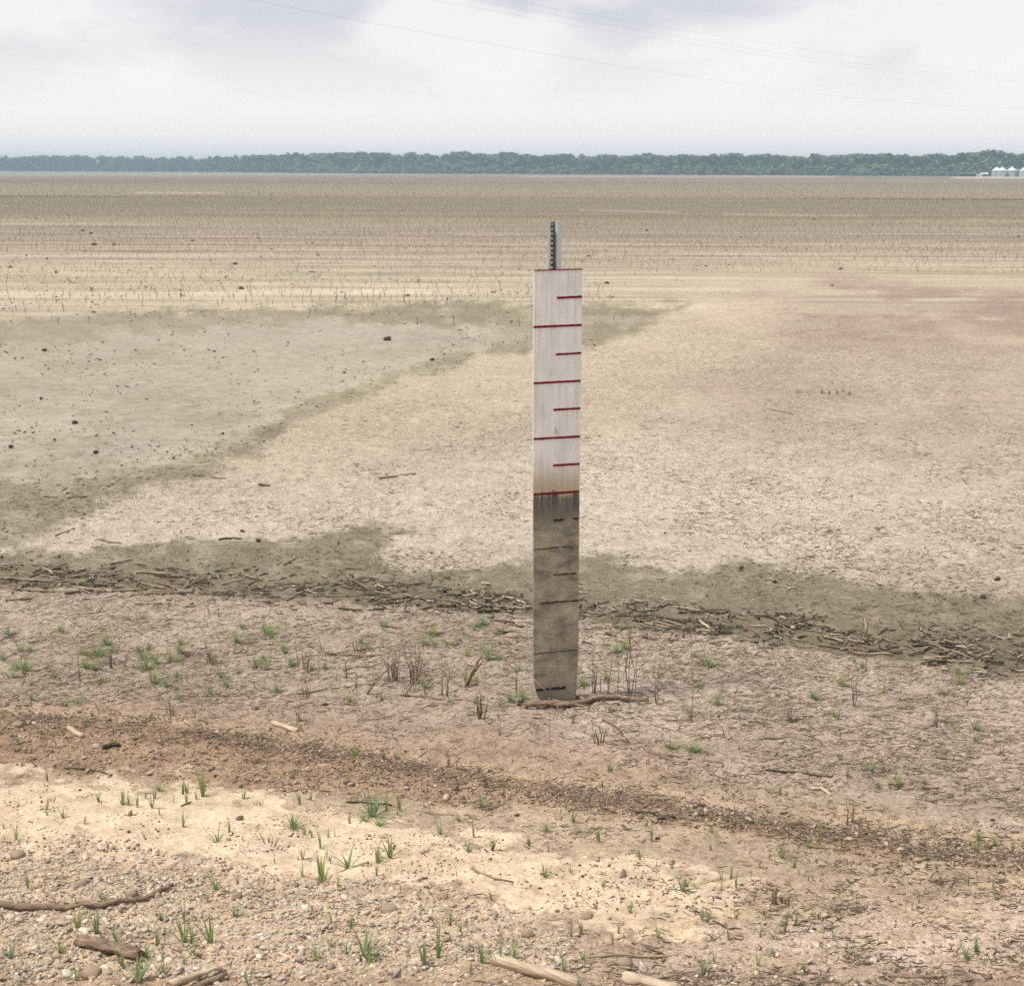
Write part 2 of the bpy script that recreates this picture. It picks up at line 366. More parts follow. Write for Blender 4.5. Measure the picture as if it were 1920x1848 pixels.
    for seg in ([(1540,498),(1800,495)], [(1360,402),(1625,405)], [(1812,413),(1990,415)], [(1085,394),(1270,398)], [(250,361),(420,362)], [(-200,418),(300,421)]):
        lay((226,210,184), 0.4 * sm(3.2, 0.6, ldist(seg, px, py) + 2.5 * np.abs(fbm(px / 60, py / 3, 2, 3))))
    # pale yard by the bins, light strip at the far edge
    lay((222,205,178), 0.9 * sm(1775, 1800, px) * sm(331.0, 331.8, py) * sm(335.5, 334.2, py))
    lay((184,168,150), 0.8 * sm(930, 1000, px) * sm(1575, 1560, px) * sm(329.2, 330, py) * sm(334, 332.8, py))
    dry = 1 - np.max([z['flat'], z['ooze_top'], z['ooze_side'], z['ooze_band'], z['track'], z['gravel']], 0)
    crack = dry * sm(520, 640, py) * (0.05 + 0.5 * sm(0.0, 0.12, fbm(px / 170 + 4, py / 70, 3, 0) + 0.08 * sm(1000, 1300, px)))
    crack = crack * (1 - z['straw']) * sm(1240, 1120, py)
    wet = np.clip(0.9 * sm(40, 5, np.hypot((px - 850) / 3.2, (py - 626) * 1.6)) + 0.25 * z['flat'] + 0.15 * (z['ooze_band'] + z['ooze_side']), 0, 1)
    c = c * (1 + 0.22 * fbm(x * 0.9, y * 0.9, 4, 1) + 0.25 * fbm(x * 5, y * 5, 3, 5) * np.clip(2 - d / 25, 0, 1))[..., None]
    c = c * (1 - 0.10 * sm(520, 440, py) - 0.03 * sm(440, 400, py))[..., None]
    c = c * np.stack([np.interp(py, [400, 460, 1250, 1400], [0.95, 0.975, 0.975, 1.0]), np.interp(py, [1250, 1400], [1.025, 1.0]), np.interp(py, [400, 440, 600, 660, 1300, 1500], [1.03, 1.06, 1.06, 1.03, 1.03, 1.0])], -1)
    c = c * (1 - 0.05 * sm(410, 450, py) * sm(620, 560, py))[..., None]
    return np.clip(c / LIT, 0.01, 0.8), crack, wet, z

_gx, _gy = np.meshgrid(np.arange(-900, 2800, 6.0), np.arange(300, 2300, 6.0))
_z = zones(_gx, _gy)
RT = (1 - 0.62 * _z['flat']) * (1 - 0.55 * _z['cream']) * (1 - 0.45 * _z['ooze_band'])
def build_ground():
    pyr = np.concatenate([np.arange(2300, 1900, -6), np.arange(1900, 700, -2.2), np.arange(700, 400, -1.8), np.arange(400, 330, -1.0), np.arange(330, 322.4, -0.25)])
    d = HC / np.tan(PITCH + np.arctan((pyr - 924) / F))
    d = np.concatenate([np.linspace(-14, d[0] - 0.25, 40), d, [4000, 5200]])
    u = np.arange(-0.47, 0.4701, 3.0 / F)
    u = np.concatenate([-np.geomspace(3.2, 0.475, 40), u, np.geomspace(0.475, 3.2, 40)])
    s = np.hypot(np.maximum(d, 2.0), HC)
    X = u[None, :] * s[:, None]; Y = np.repeat(d[:, None], len(u), 1)
    P = np.stack([X, Y, hbase(Y)], -1)
    px, py = project(P)
    behind = Y < 2.2
    px = np.where(behind, 960, px); py = np.where(behind, 2300, np.clip(py, 300, 2300))
    c, crack, wet, z = ground_color(px, py, X, Y)
    P[..., 2] = H(X, Y) - 0.012 * z['flat'] - 0.006 * z['ooze_band']
    nr, nc = X.shape
    idx = np.arange(nr * nc).reshape(nr, nc)
    Fc = np.stack([idx[:-1, :-1], idx[:-1, 1:], idx[1:, 1:], idx[1:, :-1]], -1).reshape(-1, 4)
    me = npmesh('lake_bed', P.reshape(-1, 3), Fc, c.reshape(-1, 3), smooth=True)
    a = me.attributes.new('aux', 'FLOAT_COLOR', 'POINT')
    rough = (1 - 0.75 * z['flat']) * (1 - 0.45 * z['cream'])
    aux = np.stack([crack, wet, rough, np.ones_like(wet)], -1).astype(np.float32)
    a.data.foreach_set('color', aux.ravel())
    return me
def ground_mat():
    m, nt, p = mat('lake_bed_soil'); k = nt.links.new
    a = N(nt, 'ShaderNodeAttribute', attribute_name='col'); b = N(nt, 'ShaderNodeAttribute', attribute_name='aux')
    sp = N(nt, 'ShaderNodeSeparateColor'); k(b.outputs['Color'], sp.inputs[0])
    t = N(nt, 'ShaderNodeTexCoord')
    na = N(nt, 'ShaderNodeTexNoise', Scale=7, Detail=6, Roughness=0.7); nb = N(nt, 'ShaderNodeTexNoise', Scale=70, Detail=4, Roughness=0.7)
    for n in (na, nb): k(t.outputs['Object'], n.inputs['Vector'])
    nc = N(nt, 'ShaderNodeTexNoise', Scale=26, Detail=5, Roughness=0.75); k(t.outputs['Object'], nc.inputs['Vector'])
    ra = ramp(nt, [(0.30, (0.74, 0.72, 0.70)), (0.5, (1, 1, 1)), (0.70, (1.14, 1.14, 1.14))])
    rb = ramp(nt, [(0.30, (0.50, 0.47, 0.44)), (0.44, (0.98, 0.98, 0.98)), (0.70, (1.26, 1.26, 1.26))])
    k(na.outputs['Fac'], ra.inputs[0]); k(nb.outputs['Fac'], rb.inputs[0])
    m1 = N(nt, 'ShaderNodeMixRGB', blend_type='MULTIPLY'); m1.inputs[0].default_value = 1
    k(a.outputs['Color'], m1.inputs[1]); k(ra.outputs[0], m1.inputs[2])
    m2 = N(nt, 'ShaderNodeMixRGB', blend_type='MULTIPLY')
    rc = ramp(nt, [(0.32, (0.50, 0.46, 0.42)), (0.43, (0.94, 0.93, 0.92)), (0.66, (1.20, 1.20, 1.20))]); k(nc.outputs['Fac'], rc.inputs[0])
    m1b = N(nt, 'ShaderNodeMixRGB', blend_type='MULTIPLY'); k(sp.outputs[2], m1b.inputs[0]); k(m1.outputs[0], m1b.inputs[1]); k(rc.outputs[0], m1b.inputs[2])
    k(sp.outputs[2], m2.inputs[0]); k(m1b.outputs[0], m2.inputs[1]); k(rb.outputs[0], m2.inputs[2])
    # dried-mud cracks: bumped, with their dirt and inner shade put into the colour
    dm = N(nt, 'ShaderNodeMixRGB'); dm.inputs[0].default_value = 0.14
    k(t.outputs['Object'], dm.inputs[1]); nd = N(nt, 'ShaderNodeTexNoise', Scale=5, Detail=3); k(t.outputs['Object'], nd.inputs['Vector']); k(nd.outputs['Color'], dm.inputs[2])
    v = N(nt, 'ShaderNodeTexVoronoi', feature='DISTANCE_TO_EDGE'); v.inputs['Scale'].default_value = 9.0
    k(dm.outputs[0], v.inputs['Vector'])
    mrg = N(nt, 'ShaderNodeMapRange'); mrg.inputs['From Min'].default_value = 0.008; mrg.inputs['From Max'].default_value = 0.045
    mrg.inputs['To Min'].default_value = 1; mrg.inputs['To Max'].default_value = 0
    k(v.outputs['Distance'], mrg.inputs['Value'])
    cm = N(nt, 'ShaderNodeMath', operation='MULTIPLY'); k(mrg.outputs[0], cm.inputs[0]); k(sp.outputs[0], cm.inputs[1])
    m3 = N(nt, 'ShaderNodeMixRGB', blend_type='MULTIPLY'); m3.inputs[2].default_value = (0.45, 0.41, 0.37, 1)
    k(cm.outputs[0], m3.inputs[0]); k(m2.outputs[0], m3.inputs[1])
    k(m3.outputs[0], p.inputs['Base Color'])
    rr = N(nt, 'ShaderNodeMapRange'); rr.inputs['To Min'].default_value = 0.95; rr.inputs['To Max'].default_value = 0.55
    k(sp.outputs[1], rr.inputs['Value']); k(rr.outputs[0], p.inputs['Roughness'])
    p.inputs['Specular IOR Level'].default_value = 0.25
    hh = N(nt, 'ShaderNodeMath', operation='SUBTRACT'); had = N(nt, 'ShaderNodeMath', operation='MULTIPLY_ADD'); had.inputs[1].default_value = 2.2; k(nc.outputs['Fac'], had.inputs[0]); k(nb.outputs['Fac'], had.inputs[2])
    k(had.outputs[0], hh.inputs[0]); k(cm.outputs[0], hh.inputs[1])
    bp = N(nt, 'ShaderNodeBump', Distance=0.016); k(sp.outputs[2], bp.inputs['Strength']); k(hh.outputs[0], bp.inputs['Height'])
    k(bp.outputs[0], p.inputs['Normal'])
    return m
M['ground'] = ground_mat()
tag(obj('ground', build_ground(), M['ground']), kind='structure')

# ------------------------------------------------------------------ haze
hv, hf = [], []
box(hv, hf, -4200, 4200, -30, 5400, -1.6, 34)
hz = obj('haze', mesh('haze', hv, hf)); tag(hz, kind='stuff')
hm = bpy.data.materials.new('haze'); hm.use_nodes = True
nt = hm.node_tree; nt.nodes.remove(nt.nodes['Principled BSDF'])
pv = nt.nodes.new('ShaderNodeVolumePrincipled'); pv.inputs['Density'].default_value = 0.00037
pv.inputs['Color'].default_value = (0.64, 0.85, 1.0, 1); pv.inputs['Anisotropy'].default_value = 0.1
nt.links.new(pv.outputs[0], nt.nodes['Material Output'].inputs['Volume'])
hz.data.materials.append(hm)

# ------------------------------------------------------------------ far wood
def tree_parts(nquad, lobes, seed):
    r = np.random.default_rng(seed)
    C = []; ax = []
    for i in range(lobes):
        h = r.uniform(0.16, 0.93); w = 0.46 * math.sin(math.pi * min(1, (h + 0.10) / 1.15)) ** 0.7
        th = r.uniform(0, 6.283); rad = w * math.sqrt(r.uniform(0, 1)) * 0.85
        C.append((rad * math.cos(th), rad * math.sin(th), h)); ax.append(r.uniform(0.10, 0.19))
    C.append((0, 0, 0.82)); ax.append(0.18); C.append((0.05, -0.15, 0.35)); ax.append(0.22); C.append((-0.1, 0.1, 0.5)); ax.append(0.25); C.append((0.12, 0.05, 0.2)); ax.append(0.22); C.append((-0.15, -0.1, 0.18)); ax.append(0.2)
    C = np.array(C); ax = np.array(ax)
    k = r.integers(0, len(C), nquad)
    n = r.normal(size=(nquad, 3)); n /= np.linalg.norm(n, axis=1)[:, None]
    p = C[k] + n * (ax[k] * r.uniform(0.75, 1.05, nquad))[:, None]
    p[:, 2] = np.maximum(p[:, 2], 0.06)
    nn = n + 0.28 * r.normal(size=n.shape); nn /= np.linalg.norm(nn, axis=1)[:, None]
    a = np.cross(nn, r.normal(size=nn.shape)); a /= np.linalg.norm(a, axis=1)[:, None]; b = np.cross(nn, a)
    s = r.uniform(0.035, 0.085, nquad)[:, None]
    return np.stack([p + a * s, p + b * s * 0.8, p - a * s, p - b * s * 0.8], 1)
def tree_mesh(nquad, lobes, seed, leaf):
    q = tree_parts(nquad, lobes, seed)
    v, f = [], []
    tube(v, f, [(0, 0, -0.02), (0.006, 0, 0.2), (0.0, 0.01, 0.45), (0.01, 0, 0.7)], [0.03, 0.022, 0.015, 0.007], 5)
    for dx, dy, z in ((0.16, 0.05, 0.6), (-0.15, 0.08, 0.62), (0.02, -0.17, 0.55)):
        tube(v, f, [(0, 0, 0.3), (dx * 0.5, dy * 0.5, 0.45), (dx, dy, z)], [0.012, 0.008, 0.004], 4)
    nt_ = len(f); b = len(v)
    v += [tuple(c) for c in q.reshape(-1, 3)]; f += [(b + 4 * i, b + 4 * i + 1, b + 4 * i + 2, b + 4 * i + 3) for i in range(nquad)]
    return mesh('tree', v, f, mats=[M['trunk'], leaf], fmat=[0] * nt_ + [1] * nquad)
VAR = [tree_mesh(760, 17 + i % 4, 100 + i, M['leaf']) for i in range(8)]
SHR = [tree_mesh(420, 9, 200 + i, M['leaf_pale']) for i in range(4)]
TX = [-400, 0, 100, 200, 300, 365, 380, 400, 500, 580, 640, 700, 850, 960, 1000, 1050, 1120, 1200, 1280, 1350, 1440, 1480, 1520, 1600, 1700, 1790, 1815, 1850, 1878, 1900, 1920, 2300]
TY = [294, 293, 292, 295, 297, 296, 299, 294.5, 290.5, 290, 287, 290, 288.5, 289, 291, 290, 294, 291, 290, 292, 290, 295, 291.5, 291, 292.5, 292, 290, 283.5, 287, 290, 288, 288]
def wood_dist(px): return float(np.interp(px, [-400, 0, 365, 400, 700, 1920, 2300], [2100, 2000, 1950, 1720, 1480, 1160, 1120]))
def spot(px, dist):
    r = rays(px, 320.0); t = dist / r[1]
    return r[0] * t, dist
def top_z(px, py, dist):
    r = rays(px, py); return HC + r[2] * dist / r[1]
def wood_where(px):
    for lim, s in ((365, 'left of the notch in the far wood'), (640, 'just right of the notch in the far wood'),
                   (1000, 'in the far wood left of the gauge post'), (1400, 'in the far wood just right of the gauge post'),
                   (1790, 'in the greener wood left of the sheds')):
        if px < lim: return s
    return 'behind the grain bins and sheds'
px = -180.0
while px < 2110:
    dd = wood_dist(px) + random.uniform(0, 30); ty = float(np.interp(px, TX, TY)) + random.uniform(-1.6, 4.2)
    if abs(px - 1850) < 7: ty = 283.5
    x, y = spot(px, dd); hgt = top_z(px, ty, dd)
    o = obj('broadleaf_tree', random.choice(VAR)); o.location = (x, y, 0)
    w = hgt * random.uniform(1.0, 1.75); o.scale = (w, w, hgt / 0.97); o.rotation_euler.z = random.uniform(0, 6.28)
    if abs(px - 1850) < 7: tag(o, 'tallest round-topped tree rising above the wood left of the grain bins', 'tree', 'trees of the far wood')
    else: tag(o, 'rounded hazy tree ' + wood_where(px), 'tree', 'trees of the far wood')
    px += random.uniform(9, 16)
px = 545.0
while px < 2080:
    dd = wood_dist(px) - random.uniform(15, 32); ty = float(np.interp(px, TX, TY)) + random.uniform(14, 24)
    x, y = spot(px, dd); hgt = max(2.5, top_z(px, ty, dd))
    o = obj('scrub_bush', random.choice(SHR)); o.location = (x, y, -0.3)
    w = hgt * random.uniform(1.4, 2.2); o.scale = (w, w, hgt / 0.95); o.rotation_euler.z = random.uniform(0, 6.28)
    tag(o, 'paler green bush ' + wood_where(px), 'bush', 'bushes along the foot of the wood')
    px += random.uniform(11, 24)
qs = []
for i in range(300):
    px = random.uniform(-300, 2220); dd = wood_dist(px) + random.uniform(30, 90); ty = float(np.interp(px, TX, TY)) + random.uniform(0.5, 5)
    x, y = spot(px, dd); hgt = top_z(px, ty, dd); w = hgt * random.uniform(1.0, 1.4)
    q = tree_parts(300, 10, 900 + i); qs.append(q * np.array([w, w, hgt]) + np.array([x, y, 0]))
for i in range(240):                       # the wood runs on past both sides of the photo
    px = random.uniform(-2600, -150) if i % 2 else random.uniform(2080, 4600); dd = wood_dist(px) + random.uniform(0, 60); hgt = random.uniform(13, 19)
    x, y = spot(px, dd); w = hgt * random.uniform(1.1, 1.6)
    q = tree_parts(200, 10, 1900 + i); qs.append(q * np.array([w, w, hgt]) + np.array([x, y, 0]))
q = np.concatenate(qs).reshape(-1, 3)
tag(obj('woodland', npmesh('woodland', q, np.arange(len(q)).reshape(-1, 4)), M['leaf']),
    'hazy mass of trees closing the wood behind the first row', 'woodland', kind='stuff')

# ------------------------------------------------------------------ grain bins and sheds at the right edge
def grain_bin(px, r_px, dist, label):
    x, y = spot(px, dist); k = dist / F; r = r_px * k; he = top_z(px, 319.9, dist); ha = top_z(px, 313.3, dist)
    e = bpy.data.objects.new('grain_bin', None); COL.objects.link(e); e.location = (x, y, 0); tag(e, label, 'grain bin', 'steel grain bins by the wood')
    v, f = [], []; n = 28; nr = 14
    for j in range(nr):
        for i in range(n):
            th = 2 * math.pi * i / n; rr = r * (1 + 0.006 * (j % 2))
            v.append((rr * math.cos(th), rr * math.sin(th), -0.3 + (he + 0.3) * j / (nr - 1)))
    for j in range(nr - 1):
        for i in range(n): f.append((j * n + i, j * n + (i + 1) % n, (j + 1) * n + (i + 1) % n, (j + 1) * n + i))
    obj('wall', mesh('wall', v, f, True), M['bin_wall'], e)
    v, f = [], []
    for j, (rr, zz) in enumerate(((r * 1.04, he - 0.06), (r * 1.04, he + 0.02), (r * 0.16, ha - 0.12), (r * 0.15, ha + 0.12))):
        for i in range(n):
            th = 2 * math.pi * i / n; q_ = 1 + (0.012 if i % 2 and j in (1,) else 0); v.append((rr * q_ * math.cos(th), rr * q_ * math.sin(th), zz))
    for j in range(3):
        for i in range(n): f.append((j * n + i, j * n + (i + 1) % n, (j + 1) * n + (i + 1) % n, (j + 1) * n + i))
    f.append(tuple(range(3 * n, 4 * n)))
    obj('roof', mesh('roof', v, f), M['bin_roof'], e)
    v, f = [], []; box(v, f, -0.45, 0.45, -r - 0.1, -r + 0.1, 0.3, 2.1)
    obj('door', mesh('door', v, f), M['bin_roof'], e)
grain_bin(1868.8, 8.7, 1092, 'leftmost silver grain bin with a conical roof before the wood')
grain_bin(1879.2, 8.5, 1078, 'second silver grain bin, close against the leftmost one')
grain_bin(1897.6, 9.4, 1080, 'third silver grain bin, standing apart right of the close pair')
grain_bin(1922.0, 10.6, 1070, 'pale grain bin cut by the right edge of the photo')
def shed(name, px0, px1, ytop, dist, label, cat, wall, roof, open_front=False):
    x0, y = spot(px0, dist); x1, _ = spot(px1, dist); w = (x1 - x0) / 2; h = top_z((px0 + px1) / 2, ytop, dist)
    e = bpy.data.objects.new(name, None); COL.objects.link(e); e.location = ((x0 + x1) / 2, y, 0); tag(e, label, cat)
    he = h * 0.68; dp = max(1.5, min(w, 4.5))
    v, f = [], []
    if open_front:
        box(v, f, -w, w, dp - 0.15, dp, -0.3, he)
        box(v, f, -w, -w + 0.15, -dp, dp - 0.16, -0.3, he); box(v, f, w - 0.15, w, -dp, dp - 0.16, -0.3, he)
    else:
        box(v, f, -w, w, -dp, dp, -0.3, he)
    obj('wall', mesh('wall', v, f), wall, e)
    v = [(-w - .3, -dp - .3, he), (w + .3, -dp - .3, he), (w + .3, dp + .3, he), (-w - .3, dp + .3, he), (-w - .3, 0, h), (w + .3, 0, h)]
    f = [(0, 1, 5, 4), (2, 3, 4, 5), (1, 2, 5), (3, 0, 4), (0, 3, 2, 1)]
    obj('roof', mesh('roof', v, f), roof, e)
    if open_front:
        n = max(2, int(w * 2 / 4))
        for i in range(n + 1):
            v, f = [], []; xx = -w + 0.3 + (2 * w - 0.6) * i / n; box(v, f, xx - 0.09, xx + 0.09, -dp, -dp + 0.18, -0.3, he)
            obj('post', mesh('post', v, f), wall, e)
    else:
        v, f = [], []; box(v, f, -w * 0.4, w * 0.4, -dp - 0.06, -dp - 0.01, 0, he * 0.8); obj('door', mesh('door', v, f), M['shed_dark'], e)
shed('long_shed', 1796, 1831, 324.0, 1120, 'long low dark open-fronted shed at the foot of the wood', 'shed', M['shed_dark'], M['shed_dark'], True)
shed('small_shed', 1839.5, 1851.5, 324.0, 1085, 'small white-roofed open shed left of the grain bins', 'shed', M['shed_white'], M['shed_white'], True)
shed('storage_hut', 1832.3, 1836.3, 327.0, 1085, 'tiny white hut between the long dark shed and the white-roofed shed', 'hut', M['shed_white'], M['shed_white'])

# ------------------------------------------------------------------ power lines
def wire(pts, x0, y0, x1, y1, label):
    nx, ny = y1 - y0, x0 - x1; out = []
    for p in pts:
        r = rays(p[0], p[1]); t = (nx * x0 + ny * y0) / (r[0] * nx + r[1] * ny); out.append((r[0] * t, r[1] * t, HC + r[2] * t))
    P = np.array(out); s = np.hypot(P[:, 0] - x0, P[:, 1] - y0) * np.sign(P[:, 1] - y0)
    c = np.polyfit(s, P[:, 2], 2); L_ = math.hypot(x1 - x0, y1 - y0); ux, uy = (x1 - x0) / L_, (y1 - y0) / L_
    ss = np.linspace(s.min() - 14, s.max() + 22, 40)
    v, f = [], []; tube(v, f, [(x0 + ux * q_, y0 + uy * q_, float(np.polyval(c, q_))) for q_ in ss], 0.0045, 6)
    tag(obj('power_line', mesh('power_line', v, f, True), M['wire']), label, 'power line', 'power lines crossing the sky')
wire([(490, 1), (720, 48), (960, 92), (1200, 131), (1440, 165), (1660, 187), (1890, 203)], -12, 70, 62, 187, 'lowest thin overhead wire, well below the three close wires')
wire([(960, 1), (1130, 33), (1310, 62), (1470, 88), (1625, 108), (1770, 127), (1915, 143)], 0, 100, 63, 186, 'highest of the three close overhead wires at upper right')
wire([(895, 1), (960, 15), (1270, 70), (1450, 98), (1610, 120), (1760, 137), (1915, 150)], -2.3, 95, 61.5, 182, 'middle of the three close overhead wires at upper right')
wire([(825, 1), (960, 29), (1260, 79), (1440, 105), (1610, 126), (1760, 142), (1915, 154)], -4.4, 90, 60, 178, 'lowest of the three close overhead wires at upper right')

# ------------------------------------------------------------------ the flood gauge
O = G(1040, 1318); O.z = float(H(O.x, O.y))
TH = math.radians(9)
AX = Vector((math.cos(TH), math.sin(TH), 0)); NY = Vector((-math.sin(TH), math.cos(TH), 0))
def on_board(px, py):
    r = Vector(rays(float(px), float(py))); c = Vector((0, 0, HC))
    t = (O - c).dot(NY) / r.dot(NY); p = c + r * t - O
    return p.dot(AX), p.z
gauge = bpy.data.objects.new('flood_gauge', None); COL.objects.link(gauge)
gauge.location = O; gauge.rotation_euler.z = TH
tag(gauge, 'tall weathered board with red level marks on a steel post', 'flood gauge')
outline = [(1001.8, 507), (1092, 504.2), (1091, 620), (1089.6, 720), (1087.4, 850), (1086.2, 960), (1085.2, 1100), (1084.6, 1225), (1082.6, 1262), (1080.5, 1290), (1078.5, 1316)]
left = [(1016, 1316), (1007, 1303), (1003, 1288), (1000.6, 1262), (1000.4, 1180), (1000.6, 1050), (1000.4, 950), (1000, 840), (1000.6, 700), (1001.2, 600)]
pts = [on_board(*p) for p in outline]; pts.append((pts[-1][0] - 0.006, -0.12))
pl = [on_board(*p) for p in left]; pts.append((pl[0][0] + 0.006, -0.12)); pts += pl
n = len(pts); v = [(s, 0, z) for s, z in pts] + [(s, 0.021, z) for s, z in pts]
f = [tuple(reversed(range(n))), tuple(range(n, 2 * n))] + [(i, (i + 1) % n, n + (i + 1) % n, n + i) for i in range(n)]
ZW = on_board(1043, 924)[1] + 0.05; ZT = pts[0][1]
def board_mat():
    m, nt, p = mat('weathered_painted_plywood'); k = nt.links.new
    t = N(nt, 'ShaderNodeTexCoord')
    def nz(scale, st, detail=6, rough=0.65):
        a = N(nt, 'ShaderNodeMapping'); a.inputs['Scale'].default_value = st; b = N(nt, 'ShaderNodeTexNoise', Scale=scale, Detail=detail, Roughness=rough)
        k(t.outputs['Object'], a.inputs[0]); k(a.outputs[0], b.inputs['Vector']); return b
    grain = nz(1, (70, 40, 2.6)); blot = nz(9, (1, 1, 0.55)); fine = nz(170, (1, 1, 0.5), 3); drip = nz(1, (55, 20, 2.2))
    sep_ = N(nt, 'ShaderNodeSeparateXYZ'); k(t.outputs['Object'], sep_.inputs[0])
    paint = ramp(nt, [(0.30, (0.48, 0.465, 0.445)), (0.44, (0.70, 0.692, 0.672)), (0.7, (0.79, 0.785, 0.77))]); k(grain.outputs['Fac'], paint.inputs[0])
    wavy = nz(1, (7, 7, 16), 4); rng_ = ramp(nt, [(0.34, (0.58, 0.58, 0.58)), (0.48, (0.95, 0.95, 0.95)), (0.66, (1.35, 1.30, 1.22))]); k(wavy.outputs['Fac'], rng_.inputs[0])
    pb = ramp(nt, [(0.33, (0.86, 0.85, 0.85)), (0.6, (1.04, 1.04, 1.04))]); k(blot.outputs['Fac'], pb.inputs[0])
    mp1 = N(nt, 'ShaderNodeMixRGB', blend_type='MULTIPLY'); mp1.inputs[0].default_value = 1; k(paint.outputs[0], mp1.inputs[1]); k(pb.outputs[0], mp1.inputs[2])
    silt = ramp(nt, [(0.28, (0.12, 0.107, 0.083)), (0.5, (0.285, 0.255, 0.197)), (0.72, (0.45, 0.40, 0.315))])
    ma = N(nt, 'ShaderNodeMath', operation='ADD'); mb_ = N(nt, 'ShaderNodeMath', operation='MULTIPLY'); mb_.inputs[1].default_value = 0.5
    k(fine.outputs['Fac'], ma.inputs[0]); k(blot.outputs['Fac'], ma.inputs[1]); k(ma.outputs[0], mb_.inputs[0]); k(mb_.outputs[0], silt.inputs[0])
    sw = N(nt, 'ShaderNodeMixRGB', blend_type='MULTIPLY'); sw.inputs[0].default_value = 1; k(silt.outputs[0], sw.inputs[1]); k(rng_.outputs[0], sw.inputs[2])
    # height of the stain edge wanders a little with the grain
    w = N(nt, 'ShaderNodeMath', operation='MULTIPLY_ADD'); w.inputs[1].default_value = 0.20; k(drip.outputs['Fac'], w.inputs[0]); k(sep_.outputs['Z'], w.inputs[2])
    def band(z0, z1):
        r = N(nt, 'ShaderNodeMapRange', interpolation_type='SMOOTHSTEP'); r.inputs['From Min'].default_value = z0; r.inputs['From Max'].default_value = z1
        k(w.outputs[0], r.inputs['Value']); return r
    def mixc(fac, a, b):
        x = N(nt, 'ShaderNodeMixRGB'); k(fac, x.inputs[0])
        for i, q_ in ((1, a), (2, b)):
            if isinstance(q_, tuple): x.inputs[i].default_value = (*q_, 1)
            else: k(q_, x.inputs[i])
        return x.outputs[0]
    tan_ = mixc(band(ZW + 0.06, ZW + 0.26).outputs[0], (0.44, 0.36, 0.25), mp1.outputs[0])          # tan bleed above the old water line
    edge_dark = ramp(nt, [(0.35, (0.06, 0.057, 0.05)), (0.65, (0.19, 0.172, 0.14))]); k(drip.outputs['Fac'], edge_dark.inputs[0])
    low = mixc(band(ZW - 0.20, ZW - 0.02).outputs[0], sw.outputs[0], edge_dark.outputs[0])
    foot = mixc(band(0.02, 0.22).outputs[0], (0.17, 0.17, 0.145), low)
    col = mixc(band(ZW + 0.036, ZW + 0.056).outputs[0], foot, tan_)
    k(col, p.inputs['Base Color']); p.inputs['Roughness'].default_value = 0.85; p.inputs['Specular IOR Level'].default_value = 0.2
    bp = N(nt, 'ShaderNodeBump', Strength=0.25, Distance=0.003); k(grain.outputs['Fac'], bp.inputs['Height']); k(bp.outputs[0], p.inputs['Normal'])
    return m
obj('board', mesh('board', v, f), board_mat(), gauge)
MARKS = [((1044.3, 558.7), (1091.2, 556.3), 4.2, 'red'), ((1000.2, 613.3), (1090.6, 609.2), 4.0, 'red'), ((1042, 664.4), (1089.6, 661.8), 3.6, 'red'),
  ((1000.2, 718.5), (1088.8, 713.8), 3.8, 'red'), ((1037.6, 768.2), (1088, 765.3), 3.8, 'red'), ((1000.2, 823.1), (1087.4, 817.9), 4.0, 'red'),
  ((1037, 872.5), (1086.6, 869.3), 4.0, 'red'), ((1000.2, 926.8), (1086, 921.3), 4.2, 'maroon_top'),
  ((1038.5, 975.7), (1056, 973.7), 4.0, 'black'), ((1074.5, 972.3), (1085.6, 971.5), 3.2, 'black'),
  ((1001, 1030.5), (1048, 1025.6), 2.2, 'faded'), ((1053, 1025), (1072, 1024), 2.0, 'faded'), ((1037.6, 1077.5), (1080.7, 1074.2), 2.6, 'maroon'),
  ((1014.5, 1131), (1084, 1125), 3.0, 'maroon'), ((1001, 1225.5), (1082, 1217.6), 2.0, 'faded'), ((1005, 1293.2), (1031, 1291.6), 4.0, 'black'), ((1033, 1291), (1061, 1288.6), 4.5, 'black')]
MLAB = {'red': None, 'black': 'worn black level mark', 'faded': 'faint brown remains of a level mark', 'maroon': 'faded dark maroon level mark', 'maroon_top': 'dark red level mark at the water stain'}
M['maroon_top'] = noisy('dark_red_paint', (0.10, 0.006, 0.010), (0.15, 0.014, 0.018), 60, 0.6, 0.2)
for a, b, th, kind in MARKS:
    (s0, z0), (s1, z1) = on_board(*a), on_board(*b); hh = th / 2 * (slant(O) / F) * 1.02
    v, f = [], []; m_ = 14; worn = kind not in ('red', 'maroon_top')
    for i in range(m_ + 1):
        t = i / m_; s = s0 + (s1 - s0) * t; z = z0 + (z1 - z0) * t; j = 0.5 if worn else 0.12
        h0 = hh * (1 + random.uniform(-j, j)); h1 = hh * (1 + random.uniform(-j, j))
        v += [(s, -0.0012, z - h0), (s, -0.0012, z + h1), (s, 0.0006, z + h1), (s, 0.0006, z - h0)]
    for i in range(m_):
        for k_ in range(4): f.append((4 * i + k_, 4 * i + (k_ + 1) % 4, 4 * i + 4 + (k_ + 1) % 4, 4 * i + 4 + k_))
    f += [(3, 2, 1, 0), (4 * m_, 4 * m_ + 1, 4 * m_ + 2, 4 * m_ + 3)]
    o = obj('level_mark', mesh('level_mark', v, f), M[kind], gauge)
    if MLAB[kind]: o['label'] = MLAB[kind]
v, f = [], []      # red painted top edge
(sa, za), (sb, zb) = pts[0], pts[1]
